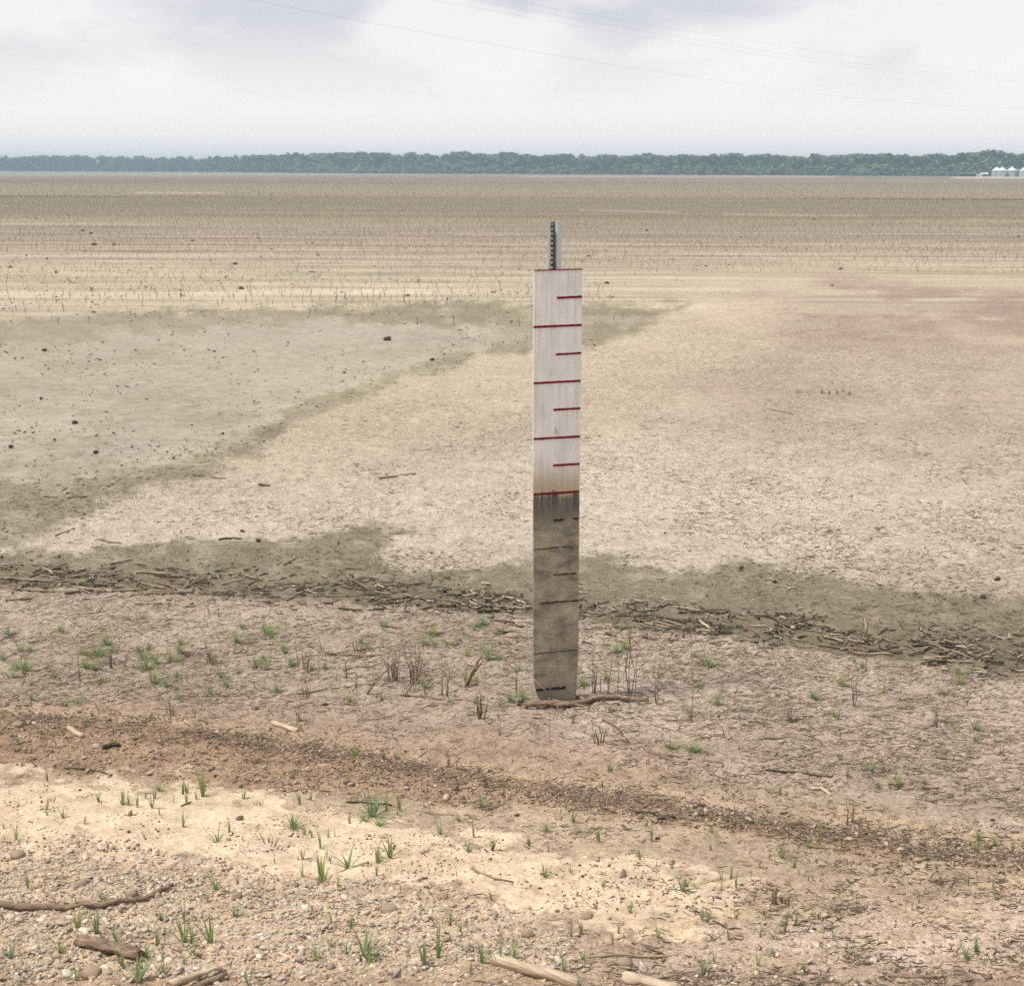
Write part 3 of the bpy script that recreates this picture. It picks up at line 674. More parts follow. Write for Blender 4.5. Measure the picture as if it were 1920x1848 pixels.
for y0, y1 in ((-0.0012, 0.0215),):
    b = [(sa, y0, za - 0.004), (sb, y0, zb - 0.004), (sb, y0, zb + 0.0015), (sa, y0, za + 0.0015), (sa, y1, za - 0.004), (sb, y1, zb - 0.004), (sb, y1, zb + 0.0015), (sa, y1, za + 0.0015)]
    v += b; f += [(0, 1, 2, 3), (3, 2, 6, 7), (7, 6, 5, 4), (1, 5, 6, 2), (4, 0, 3, 7), (4, 5, 1, 0)]
obj('level_mark', mesh('level_mark', v, f), M['red'], gauge)
v, f = [], []      # small bolt with its washer
for (bx, by, r_) in ((1040.5, 801.5, 0.009), (1041, 808.5, 0.011)):
    s, z = on_board(bx, by); b = len(v); k_ = 10
    for yy, rr in ((0.0, r_), (-0.003, r_ * 0.9), (-0.003, r_ * 0.45), (0.001 - 0.002, r_ * 0.3)):
        for i in range(k_): v.append((s + rr * 0.62 * math.cos(i * 6.2832 / k_), yy, z + rr * math.sin(i * 6.2832 / k_)))
    for j in range(3):
        for i in range(k_): f.append((b + j * k_ + i, b + j * k_ + (i + 1) % k_, b + (j + 1) * k_ + (i + 1) % k_, b + (j + 1) * k_ + i))
    f.append(tuple(range(b + 3 * k_, b + 4 * k_)))
obj('bolt', mesh('bolt', v, f), M['galv'], gauge)
# U-channel post: flanges against the back of the board, perforated web set back
zt = on_board(1041, 417.5)[1] * 1.002
sL = on_board(1029.5, 460)[0]; sR = on_board(1054, 460)[0]
wL = on_board(1035.2, 460)[0]; wR = on_board(1043.6, 460)[0]
Y0 = 0.023; YW = Y0 + 0.03; T = 0.004
v, f = [], []
prof = [(sL, Y0), (wL - 0.004, Y0), (wL, YW - T), (wL, YW), (wL - T, YW), (wL - 0.004 - T, Y0 + T), (sL, Y0 + T)]
prof2 = [(wR, YW - T), (wR + 0.010, Y0), (sR, Y0), (sR, Y0 + T), (wR + 0.010 + T, Y0 + T), (wR + T, YW), (wR, YW)]
for pr in (prof, prof2):
    b = len(v); k_ = len(pr); v += [(s, y, -0.25) for s, y in pr] + [(s, y, zt - 0.003 * (abs(s - (sL + sR) / 2) > 0.02)) for s, y in pr]
    f += [(b + i, b + (i + 1) % k_, b + k_ + (i + 1) % k_, b + k_ + i) for i in range(k_)] + [tuple(reversed(range(b, b + k_))), tuple(range(b + k_, b + 2 * k_))]
post = obj('channel_post', mesh('channel_post', v, f), M['galv'], gauge); post['label'] = 'perforated galvanised channel post bolted behind the board'
v, f = [], []; e = 0.0004; hw = 0.0042; wc = wL + (wR - wL) * 0.36
box(v, f, wL + e, wc - hw, YW - T, YW, -0.25, zt - 0.002); box(v, f, wc + hw, wR - e, YW - T, YW, -0.25, zt - 0.002)
z = zt - 0.002; first = True
while z > ZT - 0.35:
    z2 = z - (0.008 if first else 0.0254 - 0.0095); first = False
    box(v, f, wc - hw, wc + hw, YW - T, YW, z2, z); z = z2 - 0.0095
box(v, f, wc - hw, wc + hw, YW - T, YW, -0.25, z + 0.009)
wb = obj('post_web', mesh('post_web', v, f), M['greenpost'], post); wb['label'] = 'dark green web with a row of holes'

# ------------------------------------------------------------------ where a thing lies, in words
def where(px, py):
    side = 'left of the gauge' if px < 1040 else 'right of the gauge'
    if py < 600: return 'in the stubble field ' + side
    if py < 905 and px < 980 - (py - 640) * 2.2: return 'on the wet grey mud flat at left'
    if py < 1020 + (px > 1100) * 60: return 'on the pale dry mud ' + side
    if py < 1120 + max(0, px - 900) * 0.13: return 'in the line of driftwood ' + side
    if py < 1330 + px * 0.12: return 'on the straw-strewn ground ' + side
    if py < 1445 + px * 0.1: return 'on the brown gritty track'
    if px < 1100 and py < 1650: return 'on the cream sand at lower left'
    if px < 1100: return 'on the gravel at the bottom left'
    return 'on the bare soil at the bottom right'

# ------------------------------------------------------------------ driftwood: traced pieces, each its own mesh
def Z5(x, y): return x / 2, 860 + y / 2
def Z6(x, y): return 960 + x / 2, 860 + y / 2
def Z7(x, y): return x / 2, 1308 + y / 2
def Z8(x, y): return 960 + x / 2, 1308 + y / 2
def ZA(x, y): return x / 4, 1020 + y / 4
def ZB(x, y): return 480 + x / 4, 1020 + y / 4
def ZC(x, y): return 1080 + x / 4.571, 1100 + y / 4.571
def ZD(x, y): return 1500 + x / 4.571, 1100 + y / 4.571
def stick(path, th, m, label, cat='stick', name='driftwood_stick', taper=0.75, lump=0.08, group='driftwood sticks', sides=8, lift=0.0, jag=0.6):
    """path in photo pixels; th thickness in photo pixels"""
    P = [G(*p) for p in path]; d = sum(slant(p) for p in P) / len(P); r = max(0.003, (0.44 if cat == 'stick' else 0.5) * th * d / F)
    Q = []
    for i in range(len(P) - 1):
        k_ = max(2, 9 // len(P)); Q += [P[i].lerp(P[i + 1], j / k_) for j in range(k_)]
    Q.append(P[-1]); n_ = len(Q)
    zs = [max(float(H(q_.x, q_.y)), 0.5 * (Q[0].z + (Q[-1].z - Q[0].z) * i / (n_ - 1)) + 0.5 * float(H(q_.x, q_.y))) for i, q_ in enumerate(Q)]
    Q = [Vector((q_.x + random.uniform(-.12, .12) * r, q_.y + random.uniform(-.3, .3) * r, z_ + r * 0.62 + lift)) for q_, z_ in zip(Q, zs)]
    c = Q[n_ // 2].copy(); Q = [q_ - c for q_ in Q]
    dirv = (Q[-1] - Q[0]); ang = math.atan2(dirv.y, dirv.x); RZ = Matrix.Rotation(-ang, 3, 'Z')
    v, f = [], []; tube(v, f, [RZ @ q_ for q_ in Q], [r * (1 - (1 - taper) * i / (n_ - 1)) for i in range(n_)], sides, r * jag, lump)
    o = obj(name, mesh(name, v, f, False), m); o.location = c; o.rotation_euler.z = ang
    for p_ in o.data.polygons: p_.use_smooth = len(p_.vertices) == 4
    return tag(o, label, cat, group)
C_, D_, B_, W_ = M['cane'], M['dark_cane'], M['bark'], M['splitwood']
for path, th, m_, lab in [
 ([ZA(215,248), ZA(360,200), ZA(500,152)], 5, C_, 'long pale cane tilted up to the right, leftmost thick stick of the drift line'),
 ([ZA(245,215), ZA(390,150)], 3, C_, 'thin pale stick lying just above the long tilted cane at left'),
 ([ZA(30,262), ZA(200,272), ZA(400,285)], 5, C_, 'pale brown cane with a dark left tip near the left edge of the drift line'),
 ([ZA(380,325), ZA(420,292), ZA(520,272)], 3, C_, 'bent pale twig across the end of the dark-tipped cane'),
 ([(-40,1096), ZA(0,320), ZA(220,350), ZA(440,358), ZA(650,368)], 4.5, C_, 'longest pale cane, running in from the left edge of the photo'),
 ([ZA(550,325), ZA(700,345), ZA(860,352), ZA(1080,342)], 5, C_, 'long tan cane ending right of the longest pale cane'),
 ([ZA(560,322), ZA(640,355), ZA(730,385)], 3.5, C_, 'pale split stick crossing the left end of the tan cane'),
 ([ZA(1060,295), ZA(1140,318), ZA(1235,335)], 5, C_, 'pale stick with a dark right end beside a short slanting stick'),
 ([ZA(1235,280), ZA(1320,345)], 6, C_, 'short thick pale stick slanting down to the right'),
 ([ZA(1015,215), ZA(1150,222), ZA(1280,230)], 5.5, C_, 'straight pale cane lying level on bare olive mud'),
 ([ZA(1385,325), ZA(1460,295), ZA(1545,255)], 5, C_, 'pale cane rising to the right beside a short stub'),
 ([ZA(1385,330), ZA(1415,285)], 6, C_, 'short pale stub leaning against the rising cane'),
 ([ZA(625,230), ZA(740,215)], 3.5, C_, 'short brown stick left of the small rusty patch'),
 ([ZA(780,205), ZA(920,198)], 3.2, B_, 'rusty brown stick on the small reddish patch of mud'),
 ([ZA(830,152), ZA(990,122)], 3.5, D_, 'dark thin stick on olive mud above the level pale cane'),
 ([ZA(865,315), ZA(930,312)], 4, C_, 'short pale piece with a dark lump at its right end'),
 ([ZA(1280,372), ZA(1440,365)], 4, D_, 'dark brown stick below the short slanting stick'),
 ([ZA(1490,368), ZA(1620,382)], 3.5, D_, 'dark broken stick at the lower edge of the drift line, left of middle'),
 ([ZA(1660,300), ZA(1840,262)], 4, C_, 'brown stick pointing at the pale pair of stubs'),
 ([ZA(1840,240), ZA(1930,262)], 7, C_, 'thick pale stub, left one of a close pair'),
 ([ZB(-60,305), ZB(60,265)], 3.5, C_, 'pale stick below the thick pale stub'),
 ([ZA(40,425), ZA(250,408)], 3.5, D_, 'dark stick on straw just below the longest cane'),
 ([ZA(1010,455), ZA(1210,445)], 3, D_, 'dark twig on straw below the tan cane'),
 ([ZA(1060,605), ZA(1250,612)], 3, C_, 'pale flat stick on straw above the first grass'),
 ([ZB(205,158), ZB(290,108)], 5, C_, 'lone pale stick rising right on clear olive mud'),
 ([ZB(705,265), ZB(780,305), ZB(855,350)], 7, C_, 'thickest pale cane slanting down right amid the middle drift line'),
 ([ZB(670,182), ZB(790,188)], 4.5, C_, 'pale stick with a dark left end at the upper edge of the drift'),
 ([ZB(770,258), ZB(865,265)], 4, D_, 'black stick left of a small cream chip'),
 ([ZB(850,245), ZB(920,262)], 3.5, C_, 'small cream chip touching the black stick'),
 ([ZB(1080,312), ZB(1205,297)], 3.5, D_, 'straight grey stick lying alone on olive mud'),
 ([ZB(630,318), ZB(720,330), ZB(805,342)], 4, C_, 'pale cane running into the thickest slanting cane'),
 ([ZB(360,350), ZB(430,368), ZB(600,372)], 4.5, C_, 'pale cane with a dark underside at the middle of the drift line'),
 ([ZB(510,388), ZB(660,388), ZB(810,384)], 3, C_, 'thin straight cane below the thickest slanting cane'),
 ([ZB(890,360), ZB(1005,380)], 5, C_, 'pale stick just right of the thickest slanting cane'),
 ([ZB(1110,378), ZB(1220,402), ZB(1380,440)], 4, C_, 'long pale cane sloping down right towards the gauge'),
 ([ZB(1440,465), ZB(1520,452), ZB(1630,405)], 4.5, D_, 'black curved stick nearest the gauge on its left'),
 ([ZB(930,440), ZB(1110,436)], 3.5, C_, 'pale cane with a dark clod on its left part'),
 ([ZB(125,370), ZB(158,405)], 6, C_, 'short pale stub, left one of two side by side'),
 ([ZB(175,380), ZB(205,412)], 4, C_, 'thin short stub just right of its thicker twin'),
 ([ZB(225,425), ZB(300,385)], 4.5, C_, 'short pale stick rising right beside the two stubs'),
 ([ZB(370,330), ZB(545,295)], 3, D_, 'dark twig rising to the right above the middle drift line'),
 ([ZB(175,345), ZB(265,310)], 4, C_, 'pale stick below a short black stick'),
 ([ZB(62,320), ZB(140,318)], 4, D_, 'short black stick above the pale stubs'),
 ([ZB(245,242), ZB(302,228)], 4.5, C_, 'short pale-topped chip on olive mud'),
 ([ZB(1540,340), ZB(1600,378)], 3, C_, 'thin cream sliver left of the gauge'),
 ([ZB(1690,298), ZB(1755,297)], 4.5, W_, 'flat cream chip on olive mud just left of the gauge'),
 ([ZB(1540,248), ZB(1605,248)], 3.5, B_, 'small brown stick alone left of the cream chip'),
 ([ZC(150,262), ZC(250,235), ZC(355,208)], 4.5, B_, 'brown stick rising right, first piece right of the gauge'),
 ([ZC(75,305), ZC(290,302)], 3, C_, 'thin grey stick below the first brown stick right of the gauge'),
 ([ZC(300,308), ZC(375,348)], 4, C_, 'cream sliver slanting down right of the gauge'),
 ([ZC(355,245), ZC(440,250)], 4, D_, 'dark stick ending at the tall dry stem'),
 ([ZC(490,240), ZC(720,238)], 3, C_, 'straight pale reed level above dark debris'),
 ([ZC(650,268), ZC(750,268)], 4, D_, 'dark grey stick, upper one of a stacked pair'),
 ([ZC(640,292), ZC(740,290)], 4, D_, 'black stick, lower one of a stacked pair'),
 ([ZC(545,318), ZC(630,345), ZC(715,358)], 3.5, C_, 'pale reed below the stacked dark pair, left of its parallel twin'),
 ([ZC(590,310), ZC(700,330), ZC(800,352)], 3.5, C_, 'pale reed below the stacked dark pair, right of its parallel twin'),
 ([ZC(765,300), ZC(840,318), ZC(920,338)], 5, C_, 'grey-brown stick slanting right of the paired reeds'),
 ([ZC(1060,298), ZC(1140,362)], 6, W_, 'broad cream slat slanting down right amid black debris'),
 ([ZC(1105,285), ZC(1140,230)], 3.5, C_, 'cream slat pointing up right above the broad cream slat'),
 ([ZC(830,405), ZC(945,410)], 3, C_, 'pale twig with a dark underside below the drift line'),
 ([ZC(1040,235), ZC(1130,208), ZC(1200,202), ZC(1290,200)], 3.5, D_, 'dark arched twig at the upper edge of the right drift'),
 ([ZC(1370,262), ZC(1450,280)], 4, C_, 'brown stick left of the black curved branch'),
 ([ZC(1490,335), ZC(1650,342)], 3.5, C_, 'level pale stick under the black curved branch'),
 ([ZC(1215,380), ZC(1340,400)], 5, D_, 'black soaked stick in the darkest debris pile'),
 ([ZC(1220,345), ZC(1330,360)], 5, D_, 'upper black soaked stick in the darkest debris pile'),
 ([ZC(1615,225), ZC(1680,268), ZC(1760,318), ZC(1850,352)], 8, D_, 'thick black curved branch, the darkest piece right of the gauge'),
 ([ZC(1852,358), ZC(1880,362)], 9, W_, 'short cream stump at the lower end of the black branch'),
 ([ZC(1815,20), ZC(1880,5)], 4, W_, 'small cream stick alone on olive mud, upper right of the drift'),
 ([ZD(455,182), ZD(560,205)], 3, D_, 'thin dark bent twig on open olive mud at right'),
 ([ZD(160,500), ZD(350,530), ZD(580,552)], 6, C_, 'long pale cane touching a dark pole at its right end'),
 ([ZD(575,548), ZD(720,560), ZD(880,568)], 6.5, D_, 'dark brown pole continuing the long pale cane to the right'),
 ([ZD(480,575), ZD(640,580), ZD(800,585)], 5, C_, 'tan cane lying under the dark brown pole'),
 ([ZD(205,435), ZD(290,450), ZD(370,475)], 6.5, C_, 'thick mottled pale stick above the long pale cane'),
 ([ZD(380,415), ZD(480,378)], 4.5, D_, 'dark arched stick left of the upright slat'),
 ([ZD(610,430), ZD(720,452), ZD(820,482)], 4, C_, 'thin pale stick right of the upright slat'),
 ([ZD(895,498), ZD(980,540), ZD(1030,558)], 4, C_, 'pale stick in the tangle left of the forked sticks'),
 ([ZD(935,580), ZD(1030,562), ZD(1110,512)], 5, C_, 'pale bent stick making the left arm of a fork'),
 ([ZD(1110,495), ZD(1270,548), ZD(1440,602)], 6, C_, 'long pale stick making the right arm of a fork'),
 ([ZD(1055,605), ZD(1280,602)], 4, C_, 'level pale cane below the forked sticks'),
 ([ZD(1060,622), ZD(1260,635), ZD(1480,648)], 5, C_, 'lowest long pale cane below the forked sticks'),
 ([ZD(1520,602), ZD(1620,565), ZD(1680,535)], 5, C_, 'pale stick rising right towards a cream knob'),
 ([ZD(1400,690), ZD(1500,705), ZD(1600,725)], 4, C_, 'pale stick lowest of the drift at the right'),
 ([ZD(860,320), ZD(960,322), ZD(1060,325)], 3, C_, 'thin pale reed bent at its right end on olive mud'),
 ([ZD(1055,322), ZD(1100,360)], 3, C_, 'short broken end of the thin bent reed'),
 ([ZD(1820,412), ZD(1930,420)], 5, D_, 'black stick cut by the right edge of the photo'),
 ([ZD(1300,440), ZD(1420,425)], 5, D_, 'black chip right of the middle of the right drift'),
 ([ZD(690,400), ZD(745,352)], 4, D_, 'dark twig rising right beside the upright slat'),
 ([ZD(445,500), ZD(570,530)], 4, D_, 'dark stick leaning on the left of the dark brown pole'),
 ([Z5(1420,75), Z5(1490,66), Z5(1560,58)], 4, B_, 'long brown stick alone on the pale dry mud left of the gauge'),
 ([Z5(720,60), Z5(790,68), Z5(850,75)], 3.5, B_, 'brown stick among twigs at the edge of the grey mud flat'),
 ([Z5(205,290), Z5(280,262)], 4, C_, 'pale stick on dry mud near the left edge above the drift'),
 ([Z5(355,308), Z5(400,312), Z5(455,320)], 4, B_, 'brown stick bent at its right end above the drift at left'),
 ([Z5(820,303), Z5(905,302)], 3.5, D_, 'dark stick beside a round black clod on dry mud'),
 ([Z5(165,142), Z5(215,147)], 4, C_, 'short tan stick on olive mud, left one of two near the left edge'),
 ([Z5(255,147), Z5(325,144)], 3.5, C_, 'tan stick on olive mud, right one of two near the left edge'),
 ([Z5(970,98), Z5(1012,102)], 5, D_, 'short dark stub on pale dry mud'),
 ([(1440,767), (1462,771), (1487,777)], 2.5, B_, 'thin brown stick on the pinkish mud right of the gauge'),
 ([Z5(755,893), Z5(850,890), Z5(945,876)], 4, B_, 'long dead twig on straw above the thick cane stub'),
 ([Z5(1090,884), Z5(1250,862), Z5(1410,846)], 3.5, C_, 'long thin pale stem lying towards the gauge'),
 ([Z5(1470,888), Z5(1560,890), Z5(1750,905), Z5(1880,930)], 3.5, B_, 'long brown stem lying at the foot of the dead brush'),
 ([Z5(1190,722), Z5(1300,738), Z5(1420,738)], 3.5, B_, 'bent brown branch lying above the dead brush'),
 ([Z5(1200,735), Z5(1320,718), Z5(1440,705)], 3, B_, 'thin brown branch crossing the bent one above the dead brush'),
 ([Z8(955,272), Z8(1060,280), Z8(1200,298)], 5, D_, 'long dark stick on soil between grass tufts at right'),
 ([Z8(680,250), Z8(740,285), Z8(815,308)], 3.5, B_, 'brown curved twig sloping down right below the gauge'),
 ([Z8(715,238), Z8(790,246)], 5, B_, 'short brown stick left of a green tuft'),
 ([Z8(530,212), Z8(600,222)], 7, B_, 'stubby brown stick with a black broken end'),
 ([Z8(1120,342), Z8(1160,348), Z8(1195,368)], 7, W_, 'pale curved piece of bark on soil at right'),
 ([Z8(500,362), Z8(570,366), Z8(632,370)], 4, C_, 'pale straw stick on the edge of the brown track'),
 ([Z8(460,432), Z8(540,442), Z8(615,452)], 5, D_, 'dark thick twig on the brown track below the gauge'),
 ([Z8(1535,338), Z8(1600,342)], 7, D_, 'dark short stick right of the green tufts at right'),
 ([Z8(340,85), Z8(400,120), Z8(430,155), Z8(448,195)], 4, D_, 'dark arched twig right of the dead stem clump'),
 ([Z8(1100,552), Z8(1200,568), Z8(1300,560)], 4, B_, 'brown twig in the debris at lower right'),
 ([Z8(1290,565), Z8(1370,585), Z8(1425,600)], 4, B_, 'thin brown stick continuing the debris at lower right'),
 ([Z8(1590,225), Z8(1680,236), Z8(1730,228)], 3, D_, 'dark crooked twig near the right edge'),
 ([Z8(920,158), Z8(1070,152)], 3, D_, 'thin dark stick on straw right of the gauge'),
 ([Z8(1700,300), Z8(1800,330)], 3, B_, 'thin brown stick near the right edge'),
 ([Z7(1770,640), Z7(1800,660), Z7(1850,678), Z7(1925,692)], 5, B_, 'hooked brown twig on the cream sand'),
 ([Z7(680,408), Z7(716,392)], 4, D_, 'small dark stick on the cream sand'),
 ([Z7(240,265), Z7(340,275), Z7(420,295)], 3.5, D_, 'dark twig along the lower edge of the track at left'),
 ([Z7(1090,352), Z7(1240,352)], 4, B_, 'brown stick along the lower edge of the track'),
 ([Z7(1330,322), Z7(1440,326)], 4, C_, 'olive-pale stick above the largest grass tuft'),
 ([Z7(1560,425), Z7(1700,440)], 3.5, C_, 'thin pale stick right of the largest grass tuft'),
 ([Z7(1300,392), Z7(1390,400), Z7(1470,406)], 5, D_, 'dark stick under the largest grass tuft'),
 ([Z7(415,66), Z7(510,75)], 3, B_, 'thin brown twig above the track at left'),
 ([Z8(285,972), Z8(400,970), Z8(560,974), Z8(690,974)], 5, C_, 'long straight pale stick on soil near the bottom'),
 ([Z8(450,920), Z8(510,940), Z8(570,962)], 4, D_, 'dark twig touching the long straight pale stick'),
 ([Z8(460,1048), Z8(560,1052), Z8(700,1040), Z8(800,1025)], 4, B_, 'thin curved brown twig at the bottom edge'),
 ([Z8(850,1056), Z8(1080,1058)], 4, B_, 'level brown twig at the bottom edge right of the curved one'),
 ([Z8(730,840), Z8(790,855), Z8(815,868), Z8(860,868)], 4, D_, 'thin root-like twig trailing right from a round stone'),
 ([Z8(1110,876), Z8(1160,868), Z8(1210,862)], 4, D_, 'small pair of dark twigs on bare soil at lower right'),
 ([Z8(1410,1042), Z8(1500,1050), Z8(1590,1052)], 9, B_, 'reddish-brown curled strip of bark at the bottom right'),
 ([ZD(2300, 900), ZD(2450, 930)], 3, C_, 'pale stick outside the frame')][:-1]:
    stick(path, th, m_, lab)
# upright slat and a few special pieces
o = stick([ZD(560,412), ZD(558,405)], 6, W_, 'pale slat standing upright in the right drift line'); bpy.data.objects.remove(o)
p0 = G(*ZD(562, 412)); hgt = 33 * slant(p0) / F
v, f = [], []; tube(v, f, [(0, 0, -0.03), (0.004, 0.004, hgt * 0.5), (-0.01, 0.0, hgt)], [0.013, 0.011, 0.006], 6, 0.006, 0.15)
o = obj('driftwood_stick', mesh('driftwood_stick', v, f, True), W_); o.location = p0; tag(o, 'pale slat standing upright in the right drift line', 'stick', 'driftwood sticks')
stick([Z7(1025, 100), Z7(1075, 118), Z7(1118, 128)], 11, W_, 'thick pale cane stub with a frayed brown end on straw', name='cane_stub', taper=1.05, sides=12)
stick([Z7(1108, 124), Z7(1132, 128)], 12, B_, 'frayed dark root ball at the end of the thick cane stub', 'root', 'cane_root', 0.7, 0.35, None, 9, 0, 1.5)
stick([Z7(258, 118), Z7(285, 138), Z7(310, 150)], 11, W_, 'thick pale cane stub on the brown track at left', name='cane_stub', taper=0.9, sides=12)
stick([Z7(385, 190), Z7(415, 182), Z7(448, 180)], 10, D_, 'dark mossy chunk of wood on the brown track', name='wood_chunk', taper=0.8, lump=0.25)
stick([(-70, 1700), Z7(0, 785), Z7(120, 795), Z7(250, 797), Z7(380, 790), Z7(500, 770), Z7(590, 738), Z7(650, 715)], 12, B_, 'long smooth curved branch lying on the gravel at left', 'branch', 'curved_branch', 0.6, 0.10, None, 10, 0.006)
stick([Z7(300, 925), Z7(360, 938), Z7(440, 955), Z7(525, 985)], 26, B_, 'short rotten log among grass at the bottom left', 'log', 'rotten_log', 0.85, 0.2, None, 16, 0.0, 0.5)
stick([Z7(640, 1095), Z7(740, 1062), Z7(835, 1030)], 18, W_, 'pale split plank end at the bottom edge, left of middle', 'wood piece', 'split_plank', 0.5, 0.3, None, 8, 0.01)
stick([Z7(730, 1095), Z7(800, 1068), Z7(850, 1045)], 14, B_, 'dark bark strip beside the pale split plank end', 'bark', 'bark_strip', 0.6, 0.2, None, 7, 0.0)
stick([Z7(1855, 1000), Z8(80, 1045), Z8(250, 1090)], 20, W_, 'pale split branch at the bottom edge, right of middle', 'branch', 'split_branch', 1.0, 0.3, None, 12, 0.01)
stick([Z8(415, 1062), Z8(480, 1070), Z8(620, 1100)], 20, W_, 'short pale broken branch cut by the bottom edge', 'branch', 'broken_branch', 0.9, 0.3, None, 12, 0.0)
def GZ4(x, y): return 940 + x / 3.554, 880 + y / 3.554
stick([GZ4(150, 1590), GZ4(300, 1592), GZ4(470, 1590), GZ4(555, 1578), GZ4(610, 1545), GZ4(700, 1540), GZ4(840, 1548), GZ4(975, 1560)], 10.5, B_, 'crooked brown branch lying across the foot of the gauge', 'branch', 'fallen_branch', 0.75, 0.24, None, 10, 0.012)
stick([GZ4(520, 1530), GZ4(570, 1565)], 8, B_, 'short dark knot on the crooked branch right of the gauge', 'branch', 'branch_knot', 0.6, 0.25, None, 7, 0.01)
stick([GZ4(-190, 1440), GZ4(0, 1488), GZ4(330, 1560), GZ4(595, 1608)], 2.6, C_, 'long thin pale stalk crossing in front of the gauge foot', name='dry_stalk', lift=0.02)
b0 = G(*GZ4(372, 1575)); b1 = O + AX * on_board(999.5, 1270)[0] + Vector((0, 0, on_board(999.5, 1270)[1])) - NY * 0.012
v, f = [], []; tube(v, f, [b0 - b0, (b1 - b0) * 0.5 + Vector((0, 0, 0.008)), b1 - b0], [0.0045, 0.004, 0.003], 6)
o = obj('dry_stalk', mesh('dry_stalk', v, f, True), C_); o.location = b0; tag(o, 'thin pale stalk leaning on the lower left corner of the board', 'stick', 'driftwood sticks')

# small sticks nothing tells apart, copied from a few source meshes
SV = []
for i in range(12):
    v, f = [], []; bend = random.uniform(-0.05, 0.05); n_ = 5
    tube(v, f, [(t / (n_ - 1) - 0.5, bend * math.sin(math.pi * t / (n_ - 1)) + random.uniform(-.008, .008), 0) for t in range(n_)],
         [random.uniform(0.04, 0.07) * (1 - 0.1 * t) for t in range(n_)], 7, 0.03, 0.12)
    me = mesh('driftwood_stick', v, f); SV.append(me)
SV_C = SV[:7]; SV_D = [m_.copy() for m_ in SV[7:]]
for m_ in SV_C: m_.materials.append(M['cane'])
for m_ in SV_D: m_.materials.append(M['dark_cane'])
drift_y = lambda x: np.interp(x, [-300, 0, 250, 500, 760, 960, 1090, 1300, 1480, 1700, 1920, 2300], [1090, 1078, 1090, 1106, 1112, 1138, 1150, 1165, 1186, 1208, 1232, 1270])
cnt = 0
while cnt < 150:
    px = random.uniform(-60, 1980)
    if cnt < 120: py = float(drift_y(px)) + random.gauss(0, 17)
    else: py = random.uniform(880, 1420)
    if 990 < px < 1095 and py > 1250: continue
    dark = random.random() < (0.42 if cnt < 120 else 0.45)
    p = G(px, py); ln = random.uniform(0.07, 0.20) if cnt < 120 else random.uniform(0.05, 0.14); th = random.uniform(0.10, 0.22) * (0.1 / ln) ** 0.6
    o = obj('driftwood_stick', random.choice(SV_D if dark else SV_C)); r = ln * 0.055 * th / 0.16
    o.location = (p.x, p.y, p.z + r * 0.6); o.scale = (ln, ln * th / 0.16, ln * th / 0.16)
    o.rotation_euler = (random.uniform(0, 6), random.gauss(0, 0.06), random.gauss(0, 0.6) + (math.pi if random.random() < .5 else 0))
    tag(o, ('short dark soaked stick ' if dark else 'short pale broken stick ') + where(px, py), 'stick', 'driftwood sticks')
    cnt += 1

# ------------------------------------------------------------------ stones and clods that stand out
def lump_mesh(name, seed, m_, flat=0.7, sub=2):
    r = random.Random(seed); import bmesh
    bm = bmesh.new(); bmesh.ops.create_icosphere(bm, subdivisions=sub, radius=1)
    ph = [(r.uniform(1, 3), r.uniform(1, 3), r.uniform(1, 3), r.uniform(0, 6)) for _ in range(5)]
    for w in bm.verts:
        k_ = 1 + sum(0.09 * math.sin(a * w.co.x * 2 + b * w.co.y * 2 + c * w.co.z * 2 + d) for a, b, c, d in ph) + r.uniform(-.05, .05)
        w.co *= k_; w.co.z *= flat
    me = bpy.data.meshes.new(name); bm.to_mesh(me); bm.free(); me.materials.append(m_)
    for p in me.polygons: p.use_smooth = True
    return me
RK = [lump_mesh('stone', i, M['rock'], 0.65) for i in range(4)]; CL = [lump_mesh('mud_clod', 20 + i, M['clod'], 0.6) for i in range(5)]
def lump(name, me, px, py, w_px, label, cat, group, asp=1.0):
    p = G(px, py); r = w_px * (0.38 if cat == 'clod' else 0.5) * slant(p) / F
    o = obj(name, me); o.location = (p.x, p.y, p.z + r * 0.22); o.scale = (r, r * asp, r); o.rotation_euler = (0, 0, random.uniform(-.5, .5))
    tag(o, label, cat, group)
for (x, y), w, lab in [(Z8(725, 820), 20, 'round brown stone on bare soil with a twig trailing from it'), (Z8(845, 892), 15, 'small brown stone right of the round stone'),
    (Z8(280, 824), 24, 'angular tan stone on the cream sand near bottom middle'), (Z7(230, 185), 18, 'pale stone on the brown track at left'), (Z7(65, 108), 20, 'grey-brown stone at the upper edge of the track at left'),
    (Z7(1660, 748), 22, 'dark brown stone at the right rim of the gravel'), (Z7(890, 750), 20, 'grey stone in the gravel, bottom middle'), (Z7(310, 700), 20, 'broad tan stone above the curved branch'),
    (Z7(1460, 800), 32, 'large flat pale stone in the gravel'), (Z7(340, 1040), 36, 'angular tan stone at the bottom edge near the left corner'), (Z7(65, 595), 26, 'flat grey stone at the left rim of the cream sand'),
    (Z7(1105, 705), 16, 'small grey stone below the star-shaped grass tuft'), (Z7(490, 740), 22, 'pale stone right of the middle of the curved branch'), (Z7(520, 225), 14, 'small tan stone on the brown track'),
    (Z8(420, 1000), 30, 'pale flat stone below the long straight stick'), (Z8(60, 890), 26, 'pale stone at the right end of the gravel')]:
    lump('stone', random.choice(RK), x, y, w, lab, 'stone', 'larger stones', random.uniform(0.7, 1))
